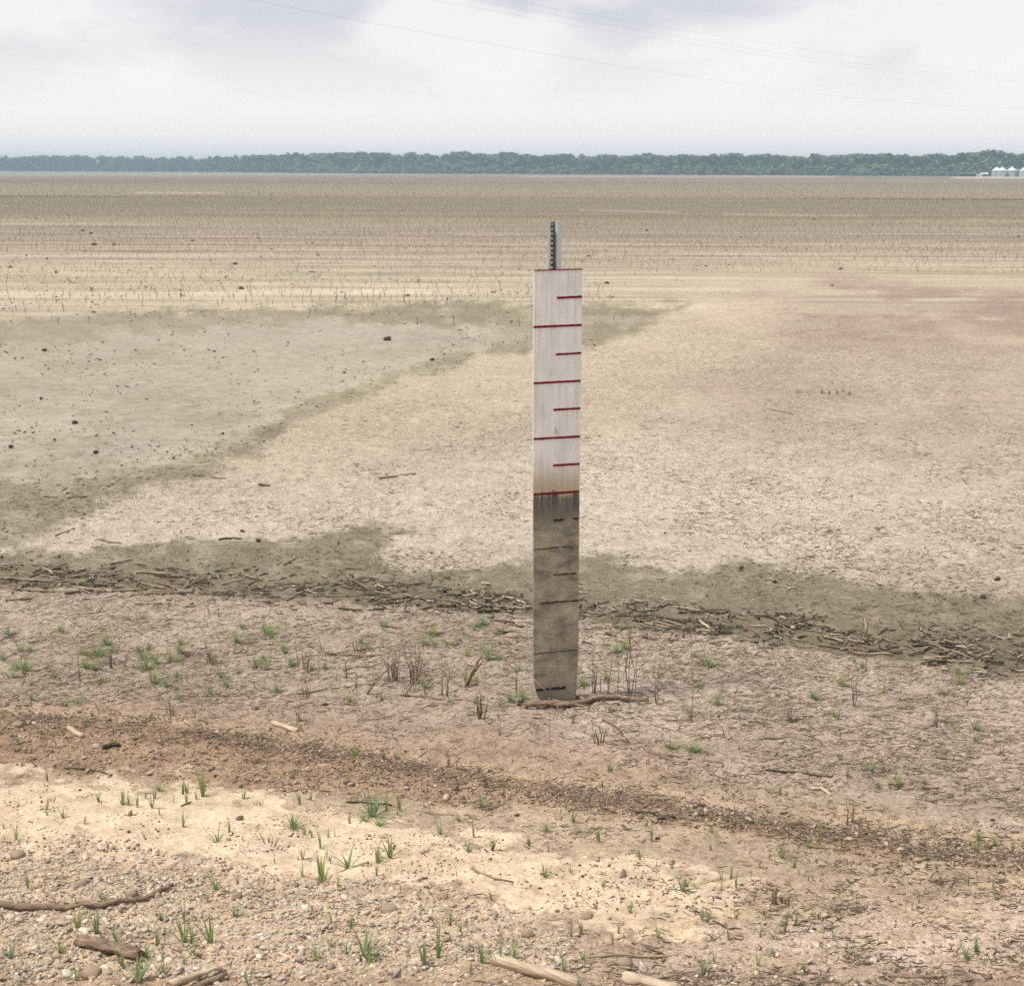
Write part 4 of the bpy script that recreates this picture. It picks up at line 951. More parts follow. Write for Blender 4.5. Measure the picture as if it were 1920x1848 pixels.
for (x, y), w, lab in [((68, 410), 7, 'left of two tiny dark clods far out in the stubble'), ((128, 404), 6, 'right of two tiny dark clods far out in the stubble'), ((155, 433), 9, 'upper dark clod of a far pair at left'), ((170, 438), 9, 'lower dark clod of a far pair at left'),
    ((176, 460), 13, 'flat dark clod level with its neighbour to the right'), ((214, 460), 9, 'dark clod right of the flat one'), ((361, 452), 8, 'small dark clod above the peaked one'), ((441, 496), 14, 'peaked black clod in the stubble left of the gauge'),
    ((452, 542), 16, 'low dark clod at the near edge of the stubble'), ((20, 502), 11, 'dark clod at the left edge of the stubble'), ((105, 512), 8, 'brown clod near the left edge of the stubble'), ((485, 447), 6, 'tiny dark clod far left of the gauge top'),
    ((1213, 433), 9, 'dark clod right of the gauge top'), ((1560, 536), 9, 'dark clod on pale mud at the rim of the pinkish area'), ((1390, 445), 7, 'tiny clod in stubble right of the gauge'), ((1527, 412), 7, 'tiny dark clod far right in the stubble'), ((1910, 444), 8, 'dark clod in stubble at the right edge'), ((1138, 532), 14, 'flat dark piece right of the board top'),
    ((180, 848), 13, 'black clod on the lower part of the grey mud flat'), ((83, 657), 12, 'black chip at the upper left of the grey mud flat'), ((810, 675), 13, 'black chip on the rim of the grey mud flat'), ((726, 637), 20, 'grey lump near the puddle'), ((418, 813), 8, 'black chip at the rim of the mud flat, lower'),
    ((140, 793), 16, 'dark green-black clump on the mud flat'), ((20, 838), 12, 'black clump at the left of the mud flat'), ((77, 747), 9, 'dark clump of twigs on the mud flat'), ((102, 824), 8, 'small black chip beside others at left'),
    (Z5(908, 272), 11, 'round black clod on pale mud above the drift'), (Z5(968, 308), 14, 'dark clod right of the round one'), (Z6(1205, 425), 12, 'dark clod on cracked white mud'), (Z6(1765, 520), 16, 'black twiggy clod at the rim of white mud'), (Z6(985, 462), 13, 'black-green clod on olive mud'),
    (Z5(1220, 925), 17, 'dark brown clod above the thick cane stub'), (Z7(410, 85), 10, 'black clod above the track at left'), (Z8(1802, 460), 12, 'round black clod near the right edge'), (Z8(545, 530), 14, 'olive-black clod below the track'), (Z8(18, 442), 13, 'black clod on the track below the gauge'), (Z8(105, 714), 9, 'round black pellet on cream sand'),
    (Z6(1820, 455), 18, 'grey clod on white mud at far right'), (Z6(860, 410), 14, 'dark flat clod at the tip of the olive mud'), (Z6(575, 280), 9, 'small dark clod just right of the board')]:
    lump('mud_clod', random.choice(CL), x, y, w, lab, 'clod', 'dark mud clods', random.uniform(0.5, 0.8))

# ------------------------------------------------------------------ green grass tufts
def tuft_mesh(seed, nb, spread, curl, width):
    r = random.Random(seed); v, f = [], []
    for i in range(nb):
        th = r.uniform(0, 6.283); L_ = r.uniform(0.5, 1.0) if i else 1.0; lean = r.uniform(0.1, 1) * spread; w = width * r.uniform(0.7, 1.2)
        bx, by = 0.10 * spread * math.cos(th) * r.random(), 0.10 * spread * math.sin(th) * r.random(); b = len(v); ns = 6
        for j in range(ns):
            t = j / (ns - 1); out_ = L_ * (lean * t + curl * lean * t * t); up = L_ * t * math.sqrt(max(0.15, 1 - (lean * 0.8) ** 2)) - curl * lean * t ** 3 * L_ * 0.6
            cx, cy = bx + out_ * math.cos(th), by + out_ * math.sin(th); ww = w * (1 - t ** 1.6) + 0.002; px_, py_ = -math.sin(th) * ww, math.cos(th) * ww
            v += [(cx - px_, cy - py_, up), (cx - math.cos(th) * ww * 0.35, cy - math.sin(th) * ww * 0.35, up - ww * 0.5), (cx + px_, cy + py_, up)]
        for j in range(ns - 1):
            for k_ in range(2): f.append((b + 3 * j + k_, b + 3 * j + k_ + 1, b + 3 * j + 4 + k_, b + 3 * j + 3 + k_))
    return mesh('grass_tuft', v, f, True, [M['grass']])
T_UP = [tuft_mesh(1 + i, 8 + i % 4, 0.55, 0.35, 0.04) for i in range(4)]
T_THIN = [tuft_mesh(31 + i, 5, 0.42, 0.3, 0.036) for i in range(3)]
T_STAR = [tuft_mesh(41 + i, 9 + i, 0.95, 0.5, 0.055) for i in range(2)]
T_BUSH = [tuft_mesh(51 + i, 26 + 4 * i, 0.95, 0.5, 0.026) for i in range(4)]
def tuft(px, y0, y1, kind, label=None):
    p = G(px, y1); h = 1.12 * (y1 - y0) * slant(p) / F / math.cos(PITCH + 0.1); h = max(h, 0.03)
    o = obj('grass_tuft', random.choice({'u': T_UP, 't': T_THIN, 's': T_STAR, 'b': T_BUSH}[kind])); o.location = (p.x, p.y, p.z - 0.004)
    w = h * random.uniform(0.8, 1.15); o.scale = (w, w, h); o.rotation_euler.z = random.uniform(0, 6.28)
    word = {'u': 'small upright green grass tuft ', 't': 'thin few-bladed green grass sprout ', 's': 'spreading green grass tuft ', 'b': 'bushy many-bladed green grass tuft '}[kind]
    tag(o, label or word + where(px, y1), 'grass tuft', 'green grass tufts')
for zf, lst in ((Z7, [(370,335,390,'t'),(460,335,400,'u','yellow-green tuft, the fullest at the upper left of the cream sand'),(480,352,400,'t'),(515,355,412,'t'),(570,345,412,'t'),(600,400,440,'t'),(175,402,440,'t'),(235,405,450,'u'),(165,295,332,'t'),(760,280,370,'u','tall blue-green tuft on the lower rim of the track'),(700,350,400,'t'),(735,345,378,'u'),(912,330,378,'u'),
   (1395,325,440,'b','largest bushy grass tuft, on the track rim in the middle'),(1500,350,425,'t'),(1420,425,480,'b'),(1365,420,462,'b'),(1100,425,488,'b'),(1140,470,512,'u'),(1165,335,385,'t'),(1125,345,400,'t'),(860,452,500,'t'),(1312,428,472,'t'),(1230,480,522,'t'),(1255,480,520,'t'),(1170,480,522,'t'),(815,485,540,'s','yellow-green leafy sprout with a dark base on cream sand'),(1135,540,605,'t'),(1225,560,602,'t'),(1462,505,600,'u','tall slim tuft standing alone on cream sand'),(1650,458,510,'u'),(1805,355,410,'b'),(1720,425,460,'b'),(1760,522,578,'u'),(1845,495,572,'u'),
   (1205,595,692,'s','star-shaped tuft beside a dark hole at the rim of the gravel'),(1306,552,636,'s','tuft with two tall blades and flat leaves on cream sand'),(1412,610,665,'t'),(1135,615,670,'t'),(1030,582,622,'t'),(892,640,702,'t'),(812,660,722,'u'),(788,648,690,'t'),(285,730,785,'t'),(392,722,775,'t'),(290,795,862,'u'),(365,795,885,'u'),(435,850,912,'u'),
   (590,868,935,'u','short dense tuft right of the rotten log'),(690,815,915,'u','tallest dense tuft right of the rotten log'),(720,860,925,'s'),(790,805,920,'u'),(725,905,965,'s'),(550,915,972,'u'),(40,900,975,'u'),(515,975,1062,'s','thick tuft just below the end of the rotten log'),(612,965,1042,'u'),(290,995,1062,'u'),(460,948,1012,'u'),(80,1045,1090,'u'),
   (1370,855,960,'s'),(1405,915,992,'s','fullest tuft at the bottom centre of the gravel'),(1300,895,965,'t'),(1530,920,975,'t'),(1590,918,1002,'u'),(1640,840,975,'t','tall pale two-bladed sprout in the bottom gravel'),(1730,900,952,'t'),(1870,905,995,'s'),(1800,910,960,'t'),(1190,930,975,'s'),(1150,948,985,'t'),(930,1015,1075,'u'),(1285,1048,1085,'u'),
   (1865,795,825,'s','pair of broad green leaves on gravel'),(1620,698,745,'s','small leafy seedling at the rim of the gravel'),(65,128,165,'u'),(1330,165,215,'b'),(1440,185,232,'u'),(1485,190,235,'u'),(1195,155,190,'t'),(1105,265,305,'t'),(940,285,300,'b'),(1055,275,300,'u'),(600,310,350,'b'),(105,660,715,'t'),(1590,560,590,'t'),(1660,820,850,'t'),(1240,585,620,'t'),(1490,395,440,'t')]),
  (Z8, [(365,228,275,'u'),(405,240,270,'b'),(595,140,192,'b','bushy grass patch on straw right of the dead stem clump, left half'),(680,148,205,'b','bushy grass patch on straw right of the dead stem clump, right half'),(790,222,262,'u'),(1005,318,362,'u'),(1230,192,232,'u'),(1340,222,272,'b'),(1310,240,270,'t'),(1450,275,332,'b'),(1500,295,325,'u'),(1550,280,322,'u'),(1375,300,332,'b'),(505,440,482,'u'),(130,452,502,'b'),(65,508,556,'u'),(140,528,580,'t'),(122,608,672,'u'),(218,618,652,'s'),(640,640,722,'u','tuft with one long arching blade on soil'),(345,665,705,'s','small leafy seedling by the scraped dark patch'),
   (445,745,805,'u'),(838,788,822,'s'),(1810,508,552,'u'),(1805,678,722,'t'),(1825,855,888,'t'),(225,1028,1065,'b'),(45,898,922,'t'),(710,418,445,'t'),(850,168,192,'u'),(425,105,128,'u'),(262,150,172,'t'),(785,630,680,'t'),(690,690,715,'b'),(950,780,825,'t'),(1750,490,525,'b'),(255,480,505,'b')]),
  (Z5, [(70,735,785,'b'),(12,718,752,'b'),(95,730,800,'b'),(340,725,790,'b','broad pale grass clump on straw at the left'),(320,740,785,'b'),(375,690,740,'b'),(430,688,722,'b'),(520,688,722,'b'),(572,775,842,'u'),(830,778,822,'b'),(380,798,842,'b'),(670,728,762,'b'),(665,785,815,'b'),(205,778,812,'b'),(1000,738,772,'b'),(1432,845,905,'u','bright green tuft at the foot of the dead brush'),(1740,630,662,'b'),(240,885,922,'b'),(892,768,802,'b'),(480,575,602,'b'),(800,720,765,'b'),(1330,700,720,'b'),(550,730,790,'b'),(120,680,720,'b'),(1780,880,920,'u'),(1010,845,870,'b'),(660,840,865,'b'),(330,955,985,'u')]),
  (Z6, [(265,800,850,'b'),(400,745,775,'b'),(1210,365,400,'b'),(790,885,905,'b'),(240,770,800,'t')])):
    for e in lst:
        X, Y0_ = zf(e[0], e[1]); _, Y1_ = zf(e[0], e[2])
        if zf is Z6 and e[0] == 1210: continue
        tuft(X, Y0_, Y1_, e[3], e[4] if len(e) > 4 else None)
for dx, dy in ((-22, 2), (-8, 4), (6, 3), (18, 0), (30, 5)):
    tuft(1563 + dx, 724 + dy, 735 + dy, 'b', 'one of the close green tufts making the far grass patch on pink mud')

n_ = 0
while n_ < 185:
    if n_ < 85:
        px = random.uniform(-20, 1000) if random.random() < 0.7 else random.uniform(1100, 1900); py = random.uniform(1170, 1320) + max(0, px - 1100) * 0.1; k_ = 'b'; hh = random.uniform(14, 28)
    else: px = random.uniform(0, 1900); py = random.uniform(1440 + px * 0.08, 1830); k_ = random.choice('ttu'); hh = random.uniform(16, 36)
    if 980 < px < 1110 and py < 1340: continue
    tuft(px, py - hh, py, k_); n_ += 1

# ------------------------------------------------------------------ dead standing stems
def clump(px, y0, y1, n_, spread, label, green=False, lean=0.0, th=1.9):
    p = G(px, y1); k_ = slant(p) / F; h = (y1 - y0) * k_ / math.cos(PITCH + 0.1); v, f = [], []
    for i in range(n_):
        hh = h * (1 if i == 0 else random.uniform(0.45, 0.95)); bx = random.uniform(-1, 1) * spread * k_ * 0.45; by = random.uniform(-1, 1) * spread * k_ * 0.5
        dx = bx * random.uniform(0.3, 1.3) + lean * hh + random.uniform(-0.08, 0.08) * hh; dy = random.uniform(-0.15, 0.15) * hh
        kx = random.uniform(-0.06, 0.06) * hh; r = th / 2 * k_ * random.uniform(0.7, 1.1)
        P = [(bx, by, -0.02), (bx + dx * 0.35 + kx, by + dy * 0.3, hh * 0.35), (bx + dx * 0.7 - kx * 0.6, by + dy * 0.7, hh * 0.7), (bx + dx, by + dy, hh)]
        tube(v, f, P, [r, r * 0.9, r * 0.75, r * 0.5], 5, 0, 0.1)
        if hh > 0.1 and random.random() < 0.55:
            q_ = Vector(P[random.choice((1, 2))]); s_ = random.choice((-1, 1)); L_ = hh * random.uniform(0.15, 0.4)
            tube(v, f, [q_, q_ + Vector((s_ * L_ * 0.5, random.uniform(-.2, .2) * L_, L_ * 0.5)), q_ + Vector((s_ * L_ * 0.8, 0, L_))], [r * 0.7, r * 0.55, r * 0.35], 4)
    o = obj('dead_stem', mesh('dead_stem', v, f, True), M['stem']); o.location = p
    tag(o, label, 'dead stem', 'dead standing stems')
for (zf, x, y0, y1, n_, sp, lab, *kw) in [
 (GZ4, 858, 985, 1510, 3, 12, 'tallest dead stem pair, standing behind the branch right of the gauge'), (GZ4, 890, 1120, 1505, 1, 6, 'dead stem just right of the tallest one'), (GZ4, 610, 1185, 1485, 3, 14, 'dead stems standing close right of the board'),
 (GZ4, 650, 1370, 1510, 1, 6, 'short dead stem behind the right end of the branch'), (GZ4, 710, 1230, 1500, 2, 14, 'thin pair of dead stems above the branch'), (GZ4, 770, 1290, 1480, 1, 8, 'single thin dead stem left of the tallest pair'),
 (GZ4, 1000, 1245, 1390, 2, 14, 'forked dead stem tip right of the tallest pair', 0.1), (GZ4, 1040, 1270, 1565, 3, 16, 'dead stem group at the right end of the branch'), (GZ4, 102, 1255, 1500, 2, 12, 'bent dead stem pair left of the board'),
 (GZ4, 660, 1690, 1830, 9, 40, 'dense dark clump of dead stems below the branch'), (GZ4, 480, 1620, 1690, 3, 12, 'low dead twigs right below the gauge'), (GZ4, 330, 1600, 1780, 1, 8, 'thin dead stem below the gauge foot'),
 (Z6, 672, 610, 985, 1, 6, 'tall single thin dead stem standing alone right of the gauge'), (Z6, 1284, 815, 930, 4, 14, 'upright dead stem group on straw at right'), (Z6, 1036, 890, 985, 4, 14, 'crooked dead stems left of the upright group'), (Z6, 1322, 755, 800, 3, 10, 'small dead stems near the right drift'),
 (Z8, 1265, 365, 472, 6, 26, 'dark spiky dead plant on the right part of the track'), (Z8, 832, 395, 485, 4, 12, 'brown curled dead plant on the track'), (Z8, 985, 700, 775, 4, 36, 'thick broken stem stubs on soil at lower right', 0.0, 6), (Z8, 1025, 735, 772, 3, 18, 'short curled stubs beside the thick broken stubs', 0.0, 5),
 (Z8, 620, 58, 92, 1, 4, 'short dark stub below the fallen branch', 0, 4), (Z8, 1588, 38, 108, 3, 14, 'dark forked dead stem at right'), (Z8, 798, 105, 152, 1, 5, 'leaning dark stub on straw', -0.25, 4), (Z8, 1044, 38, 92, 3, 14, 'low dead stems under the upright group'),
 (Z8, 1835, 165, 215, 3, 14, 'small dead plant near the right edge'), (Z8, 1260, 225, 300, 2, 8, 'thin dark stem above the spiky dead plant'), (Z8, 1697, 310, 360, 1, 4, 'single thin stub right of the grass tufts'), (Z8, 1655, 600, 640, 2, 6, 'small spike on the lower rim of the track at right'), (Z8, 745, 545, 570, 3, 8, 'tiny reddish dead sprout below the track'), (Z8, 340, 300, 335, 2, 14, 'low bent dead twig above the track'),
 (Z5, 790, 685, 765, 6, 26, 'dead stem clump with green shoots, left of the big brush'), (Z5, 297, 715, 830, 1, 6, 'tall thin dead stem amid the left grass'), (Z5, 418, 690, 785, 3, 10, 'dead forked stem right of the left grass'), (Z5, 470, 690, 780, 2, 10, 'leaning dead stem beside the forked one', 0.2),
 (Z5, 1140, 685, 790, 8, 34, 'dense dead stem clump left of the green bush'), (Z5, 1300, 745, 822, 3, 8, 'greenish upright stem alone in the brush'), (Z5, 1345, 665, 720, 4, 30, 'row of thin dead tips behind the brush'), (Z5, 1210, 670, 720, 3, 24, 'short dead tips above the dense clump'), (Z5, 1480, 690, 830, 12, 44, 'left part of the big dead brush'), (Z5, 1550, 680, 835, 15, 52, 'tallest part of the big dead brush'),
 (Z5, 1500, 740, 890, 3, 14, 'long stems leaning right out of the brush', 0.75), (Z5, 1370, 720, 880, 2, 8, 'long bare stems slanting right across the brush', 0.95), (Z5, 1600, 805, 885, 2, 10, 'thin dead stem at the foot of the brush', -0.25), (Z5, 1670, 760, 890, 7, 30, 'sparse dead stems right of the brush'),
 (Z5, 1745, 705, 850, 4, 14, 'dark thick dead stem leaning right near the gauge', 0.6, 4.5), (Z5, 1148, 800, 895, 5, 24, 'comb-like row of upright stems at left'), (Z5, 1805, 875, 975, 6, 28, 'thick stub clump left of the gauge foot', 0, 4), (Z5, 1872, 945, 1035, 2, 8, 'forked thin stem below the stub clump', 0.1), (Z5, 1120, 920, 985, 3, 14, 'short forked stem above the thick cane stub'), (Z5, 640, 895, 960, 6, 26, 'faded reddish stem clump above the track'),
 (Z5, 1040, 840, 875, 2, 10, 'small dead twig on straw, left of the comb-like stems'), (Z5, 1340, 800, 860, 2, 10, 'thin dead stem amid sticks left of the brush'), (Z5, 790, 550, 585, 2, 10, 'tiny dead stems at the lower rim of the left drift'), (Z5, 820, 555, 590, 2, 6, 'tiny dark stem right of the tiny pair at the drift rim'),
 (Z7, 1685, 185, 258, 3, 12, 'dark forked stub on straw above the track'), (Z7, 1715, 205, 270, 2, 8, 'thin dark stub right of the forked stub'), (Z7, 1582, 290, 330, 1, 5, 'single dark spike on the track'), (Z7, 600, 195, 220, 2, 8, 'tiny dead twig on the track at left'), (Z7, 945, 205, 240, 1, 10, 'curled dead twig in the track'), (Z7, 1765, 985, 1030, 1, 6, 'short brown stub in the bottom gravel', 0, 4),
 (Z7, 1010, 515, 552, 8, 50, 'low brown tangle of dead leaves on cream sand'), (Z7, 975, 378, 402, 6, 30, 'small dark tangle on the lower track rim'), (Z7, 190, 372, 388, 4, 24, 'small brown tangle on cream sand at left')]:
    X, Y0_ = zf(x, y0); _, Y1_ = zf(x, y1); lean = kw[0] if kw else 0.0; th = kw[1] * 0.85 if len(kw) > 1 else 1.9
    clump(X, Y0_, Y1_, n_, sp / 2, lab, lean=lean, th=th)

# ------------------------------------------------------------------ far stubble: nearest stubs as things, the rest as one mass
def hidden_by_flat(px, py):
    z = zones(px, py); return np.maximum.reduce([z['flat'], z['ooze_top'] * 0.6, z['pink'] * 0.95, z['mauve'], z['pale_right'], z['ooze_side']])
pxs, pys, X_, Y_, S_ = [], [], [], [], []
yr = 25.5
while yr < 430:
    half = yr * 0.66 + 5; near = yr < 170
    step = 0.21 if near else 0.8; n_ = int(2 * half / step)
    xx = -half + step * (np.arange(n_) + rng.uniform(-0.5, 0.5, n_) + rng.random())
    yy = yr + 0.012 * xx + rng.normal(0, 0.10, n_) + 0.3 * fbm(xx / 18, yr / 9, 2, 2)
    dens = 0.7 + 1.6 * fbm(xx / 30, yy / 5, 3, 6) + np.clip((yr - 45) / 60, -0.35, 0.4)
    keep = rng.random(n_) < np.clip(dens, 0.03, 0.95)
    X_.append(xx[keep]); Y_.append(yy[keep]); yr += 0.95 if near else 2.6
X_ = np.concatenate(X_); Y_ = np.concatenate(Y_); zz = H(X_, Y_)
ppx, ppy = project(np.stack([X_, Y_, zz], -1))
ok = (rng.random(len(X_)) > hidden_by_flat(ppx, ppy)) & ~((ppx > 1150) & (ppy > 512) & (rng.random(len(X_)) < 0.9)) & (ppy < 612)
X_, Y_, zz, ppx, ppy = X_[ok], Y_[ok], zz[ok], ppx[ok], ppy[ok]
D = np.hypot(X_, Y_); order = np.argsort(D + 1e6 * ((ppx < 0) | (ppx > 1920)))
STB = []
for i in range(6):
    v, f = [], []; b = random.uniform(-0.25, 0.25)
    tube(v, f, [(0, 0, -0.2), (b * 0.2, 0.03, 0.4), (b * 0.6 + random.uniform(-.1, .1), 0.02, 0.8), (b, 0.0, 1.0)], [0.085, 0.075, 0.06, 0.05], 5, 0, 0.15)
    if i % 2: tube(v, f, [(b * 0.2, 0, 0.4), (b * 0.2 + 0.22, 0.05, 0.62), (b * 0.2 + 0.42, 0.05, 0.45)], [0.05, 0.035, 0.02], 4)
    STB.append(mesh('corn_stub', v, f, True, [M['stem']]))
for i in order[:280]:
    o = obj('corn_stub', random.choice(STB)); h = random.uniform(0.06, 0.17); o.location = (X_[i], Y_[i], zz[i]); o.scale = (h * 0.6, h * 0.6, h); o.rotation_euler.z = random.uniform(0, 6.28)
    q_ = ppx[i]; s_ = 'left quarter' if q_ < 480 else 'left middle' if q_ < 1000 else 'right middle' if q_ < 1500 else 'right quarter'
    tag(o, 'dry broken crop stub standing in the nearest rows, ' + s_ + ' of the field', 'crop stub', 'crop stubs of the nearest rows')
rest = order[280:]; n_ = len(rest)
h = rng.uniform(0.07, 0.19, n_); r = np.where(D[rest] > 170, 0.026, 0.0075) * rng.uniform(0.7, 1.3, n_)
ln_ = rng.normal(0, 0.38, (n_, 2)) * h[:, None]; ang = rng.uniform(0, 6.28, n_)
V = np.zeros((n_, 6, 3))
for k_ in range(3):
    a = ang + k_ * 2.0944; V[:, k_] = np.stack([X_[rest] + r * np.cos(a), Y_[rest] + r * np.sin(a), zz[rest] - 0.02], -1)
    V[:, 3 + k_] = np.stack([X_[rest] + ln_[:, 0] + 0.6 * r * np.cos(a), Y_[rest] + ln_[:, 1] + 0.6 * r * np.sin(a), zz[rest] + h], -1)
Fq = np.array([[0, 1, 4, 3], [1, 2, 5, 4], [2, 0, 3, 5]])
Fc = (np.arange(n_)[:, None, None] * 6 + Fq[None]).reshape(-1, 4)
pal = np.array([(0.20, 0.165, 0.115), (0.25, 0.205, 0.145), (0.15, 0.122, 0.088), (0.32, 0.265, 0.19)])
cc = np.repeat(pal[rng.integers(0, 4, n_)], 6, 0)
tag(obj('stubble', npmesh('stubble', V.reshape(-1, 3), Fc, cc), M['litter']), 'rows of dry crop stubble covering the far field', 'stubble', kind='stuff')

# ------------------------------------------------------------------ small litter: straw, twigs, chips, gravel (uncountable)
def scatter(n_, x0, x1, y0, y1, wfun):
    out = []
    while sum(len(o_[0]) for o_ in out) < n_:
        px = rng.uniform(x0, x1, n_); py = rng.uniform(y0, y1, n_)
        k_ = rng.random(n_) < wfun(px, py); out.append((px[k_], py[k_]))
    return np.concatenate([o_[0] for o_ in out])[:n_], np.concatenate([o_[1] for o_ in out])[:n_]
def prisms(name, px, py, L0, L1, r0, r1, pal, yaw_sd, label, cat, pitch=0.08, curve=0.12, pal_p=None):
    n_ = len(px); P = ground(px, py); Ln = rng.uniform(L0, L1, n_) * rng.uniform(0.5, 1, n_); r = rng.uniform(r0, r1, n_)
    yaw = rng.normal(0, yaw_sd, n_) + rng.integers(0, 2, n_) * math.pi; pt = rng.normal(0, pitch, n_)
    dx = np.stack([np.cos(yaw), np.sin(yaw), np.sin(pt)], -1); sd_ = np.stack([-np.sin(yaw), np.cos(yaw), np.zeros(n_)], -1)
    bend = rng.normal(0, curve, n_) * Ln
    V = np.zeros((n_, 9, 3))
    for j, t in enumerate((-0.5, 0.0, 0.5)):
        c = P + dx * (Ln * t)[:, None] + sd_ * (bend * (1 - 4 * t * t))[:, None]
        c[:, 2] = np.maximum(H(c[:, 0], c[:, 1]), c[:, 2]) + r * 0.55
        rr = r * (1.0, 0.95, 0.6)[j]
        for k_, (a, b) in enumerate(((-1, -0.55), (1, -0.55), (0, 1))):
            q_ = c + sd_ * (a * rr)[:, None]; q_[:, 2] += b * rr; V[:, 3 * j + k_] = q_
    Fq = np.array([[0, 1, 4, 3], [1, 2, 5, 4], [2, 0, 3, 5], [3, 4, 7, 6], [4, 5, 8, 7], [5, 3, 6, 8]])
    Fc = (np.arange(n_)[:, None, None] * 9 + Fq[None]).reshape(-1, 4)
    pal = np.array(pal); cc = 0.80 * pal[rng.choice(len(pal), n_, p=pal_p)] * rng.uniform(0.75, 1.25, n_)[:, None]
    tag(obj(name, npmesh(name, V.reshape(-1, 3), Fc, np.repeat(cc, 9, 0)), M['litter']), label, cat, kind='stuff')
PAL = [(0.50, 0.41, 0.31), (0.40, 0.32, 0.235), (0.27, 0.21, 0.15), (0.15, 0.115, 0.083), (0.58, 0.49, 0.38)]
def w_straw(px, py):
    z = zones(px, py); return z['straw'] * (0.35 + 0.65 * sm(-0.15, 0.12, fbm(px / 90, py / 30, 3, 2))) * sm(1420, 1250, py - (px > 1000) * (px - 1000) * 0.16)
px, py = scatter(25000, -350, 2270, 1095, 1600, w_straw)
prisms('straw_litter', px, py, 0.025, 0.15, 0.0009, 0.0024, PAL, 0.9, 'fine dry straw strewn over the old shoreline', 'straw', 0.10, 0.06, pal_p=[.26, .24, .22, .16, .12])
def w_drift(px, py):
    return 0.9 * np.exp(-((px - 1050) / 60.0) ** 2 - ((py - 1322) / 9.0) ** 2) + np.exp(-((py - drift_y(px)) / 24.0) ** 2) * (0.12 + 0.88 * sm(-0.04, 0.14, fbm(px / 60, py / 16, 3, 4)))
px, py = scatter(2700, -350, 2270, 1020, 1330, w_drift)
prisms('drift_debris', px, py, 0.02, 0.13, 0.002, 0.008, [(0.12, 0.10, 0.072), (0.06, 0.052, 0.04), (0.25, 0.205, 0.145), (0.46, 0.385, 0.285)], 0.9, 'dark soaked twigs and bark bits along the drift line', 'debris', 0.12, 0.08, [.36, .26, .22, .16])
def w_dry(px, py):
    z = zones(px, py); g = sm(-0.06, 0.16, fbm(px / 120 + 9, py / 40, 4, 1))
    return (1 - np.maximum.reduce([z['flat'] * 0.55, z['straw'], z['track'], z['cream'], z['gravel'], z['ooze_band'] * 0.35, z['ooze_top'] * 0.7])) * (0.12 + 0.88 * g) * sm(560, 900, py) * sm(1340, 1200, py)
px, py = scatter(13000, -350, 2270, 560, 1340, w_dry)
prisms('mud_twigs', px, py, 0.012, 0.085, 0.0011, 0.0036, [(0.19, 0.15, 0.11), (0.28, 0.225, 0.165), (0.12, 0.096, 0.072), (0.40, 0.33, 0.25)], 0.8, 'small dead twigs scattered on the dry mud', 'twigs', 0.09, 0.07)
def w_fore(px, py):
    z = zones(px, py); g = sm(-0.1, 0.16, fbm(px / 100 + 2, py / 34, 4, 3))
    return (0.10 + 0.9 * g) * np.clip(0.3 + z['track'] + 0.7 * z['soil'] - 0.5 * z['cream'] + 0.5 * sm(950, 1300, px), 0, 1) * sm(1330, 1420, py)
px, py = scatter(11500, -350, 2270, 1330, 1990, w_fore)
prisms('foreground_twigs', px, py, 0.012, 0.07, 0.0008, 0.0024, [(0.17, 0.13, 0.092), (0.25, 0.19, 0.135), (0.34, 0.265, 0.19), (0.10, 0.078, 0.058)], 0.8, 'small twigs and bark bits on the foreground soil', 'twigs', 0.08, 0.2)

ICO_V = []; 
t_ = (1 + 5 ** 0.5) / 2
ICO_V = np.array([(-1, t_, 0), (1, t_, 0), (-1, -t_, 0), (1, -t_, 0), (0, -1, t_), (0, 1, t_), (0, -1, -t_), (0, 1, -t_), (t_, 0, -1), (t_, 0, 1), (-t_, 0, -1), (-t_, 0, 1)]) / math.sqrt(1 + t_ * t_)
ICO_F = np.array([(0, 11, 5), (0, 5, 1), (0, 1, 7), (0, 7, 10), (0, 10, 11), (1, 5, 9), (5, 11, 4), (11, 10, 2), (10, 7, 6), (7, 1, 8), (3, 9, 4), (3, 4, 2), (3, 2, 6), (3, 6, 8), (3, 8, 9), (4, 9, 5), (2, 4, 11), (6, 2, 10), (8, 6, 7), (9, 8, 1)])
def ico42():
    V = [tuple(v_) for v_ in ICO_V]; cache = {}; Fn = []
    def mid(a, b):
        k_ = (min(a, b), max(a, b))
        if k_ not in cache:
            m_ = (np.array(V[a]) + np.array(V[b])) / 2; V.append(tuple(m_ / np.linalg.norm(m_))); cache[k_] = len(V) - 1
        return cache[k_]
    for a, b, c in ICO_F:
        ab, bc, ca = mid(a, b), mid(b, c), mid(c, a); Fn += [(a, ab, ca), (b, bc, ab), (c, ca, bc), (ab, bc, ca)]
    return np.array(V), np.array(Fn)
IV, IF = ico42()
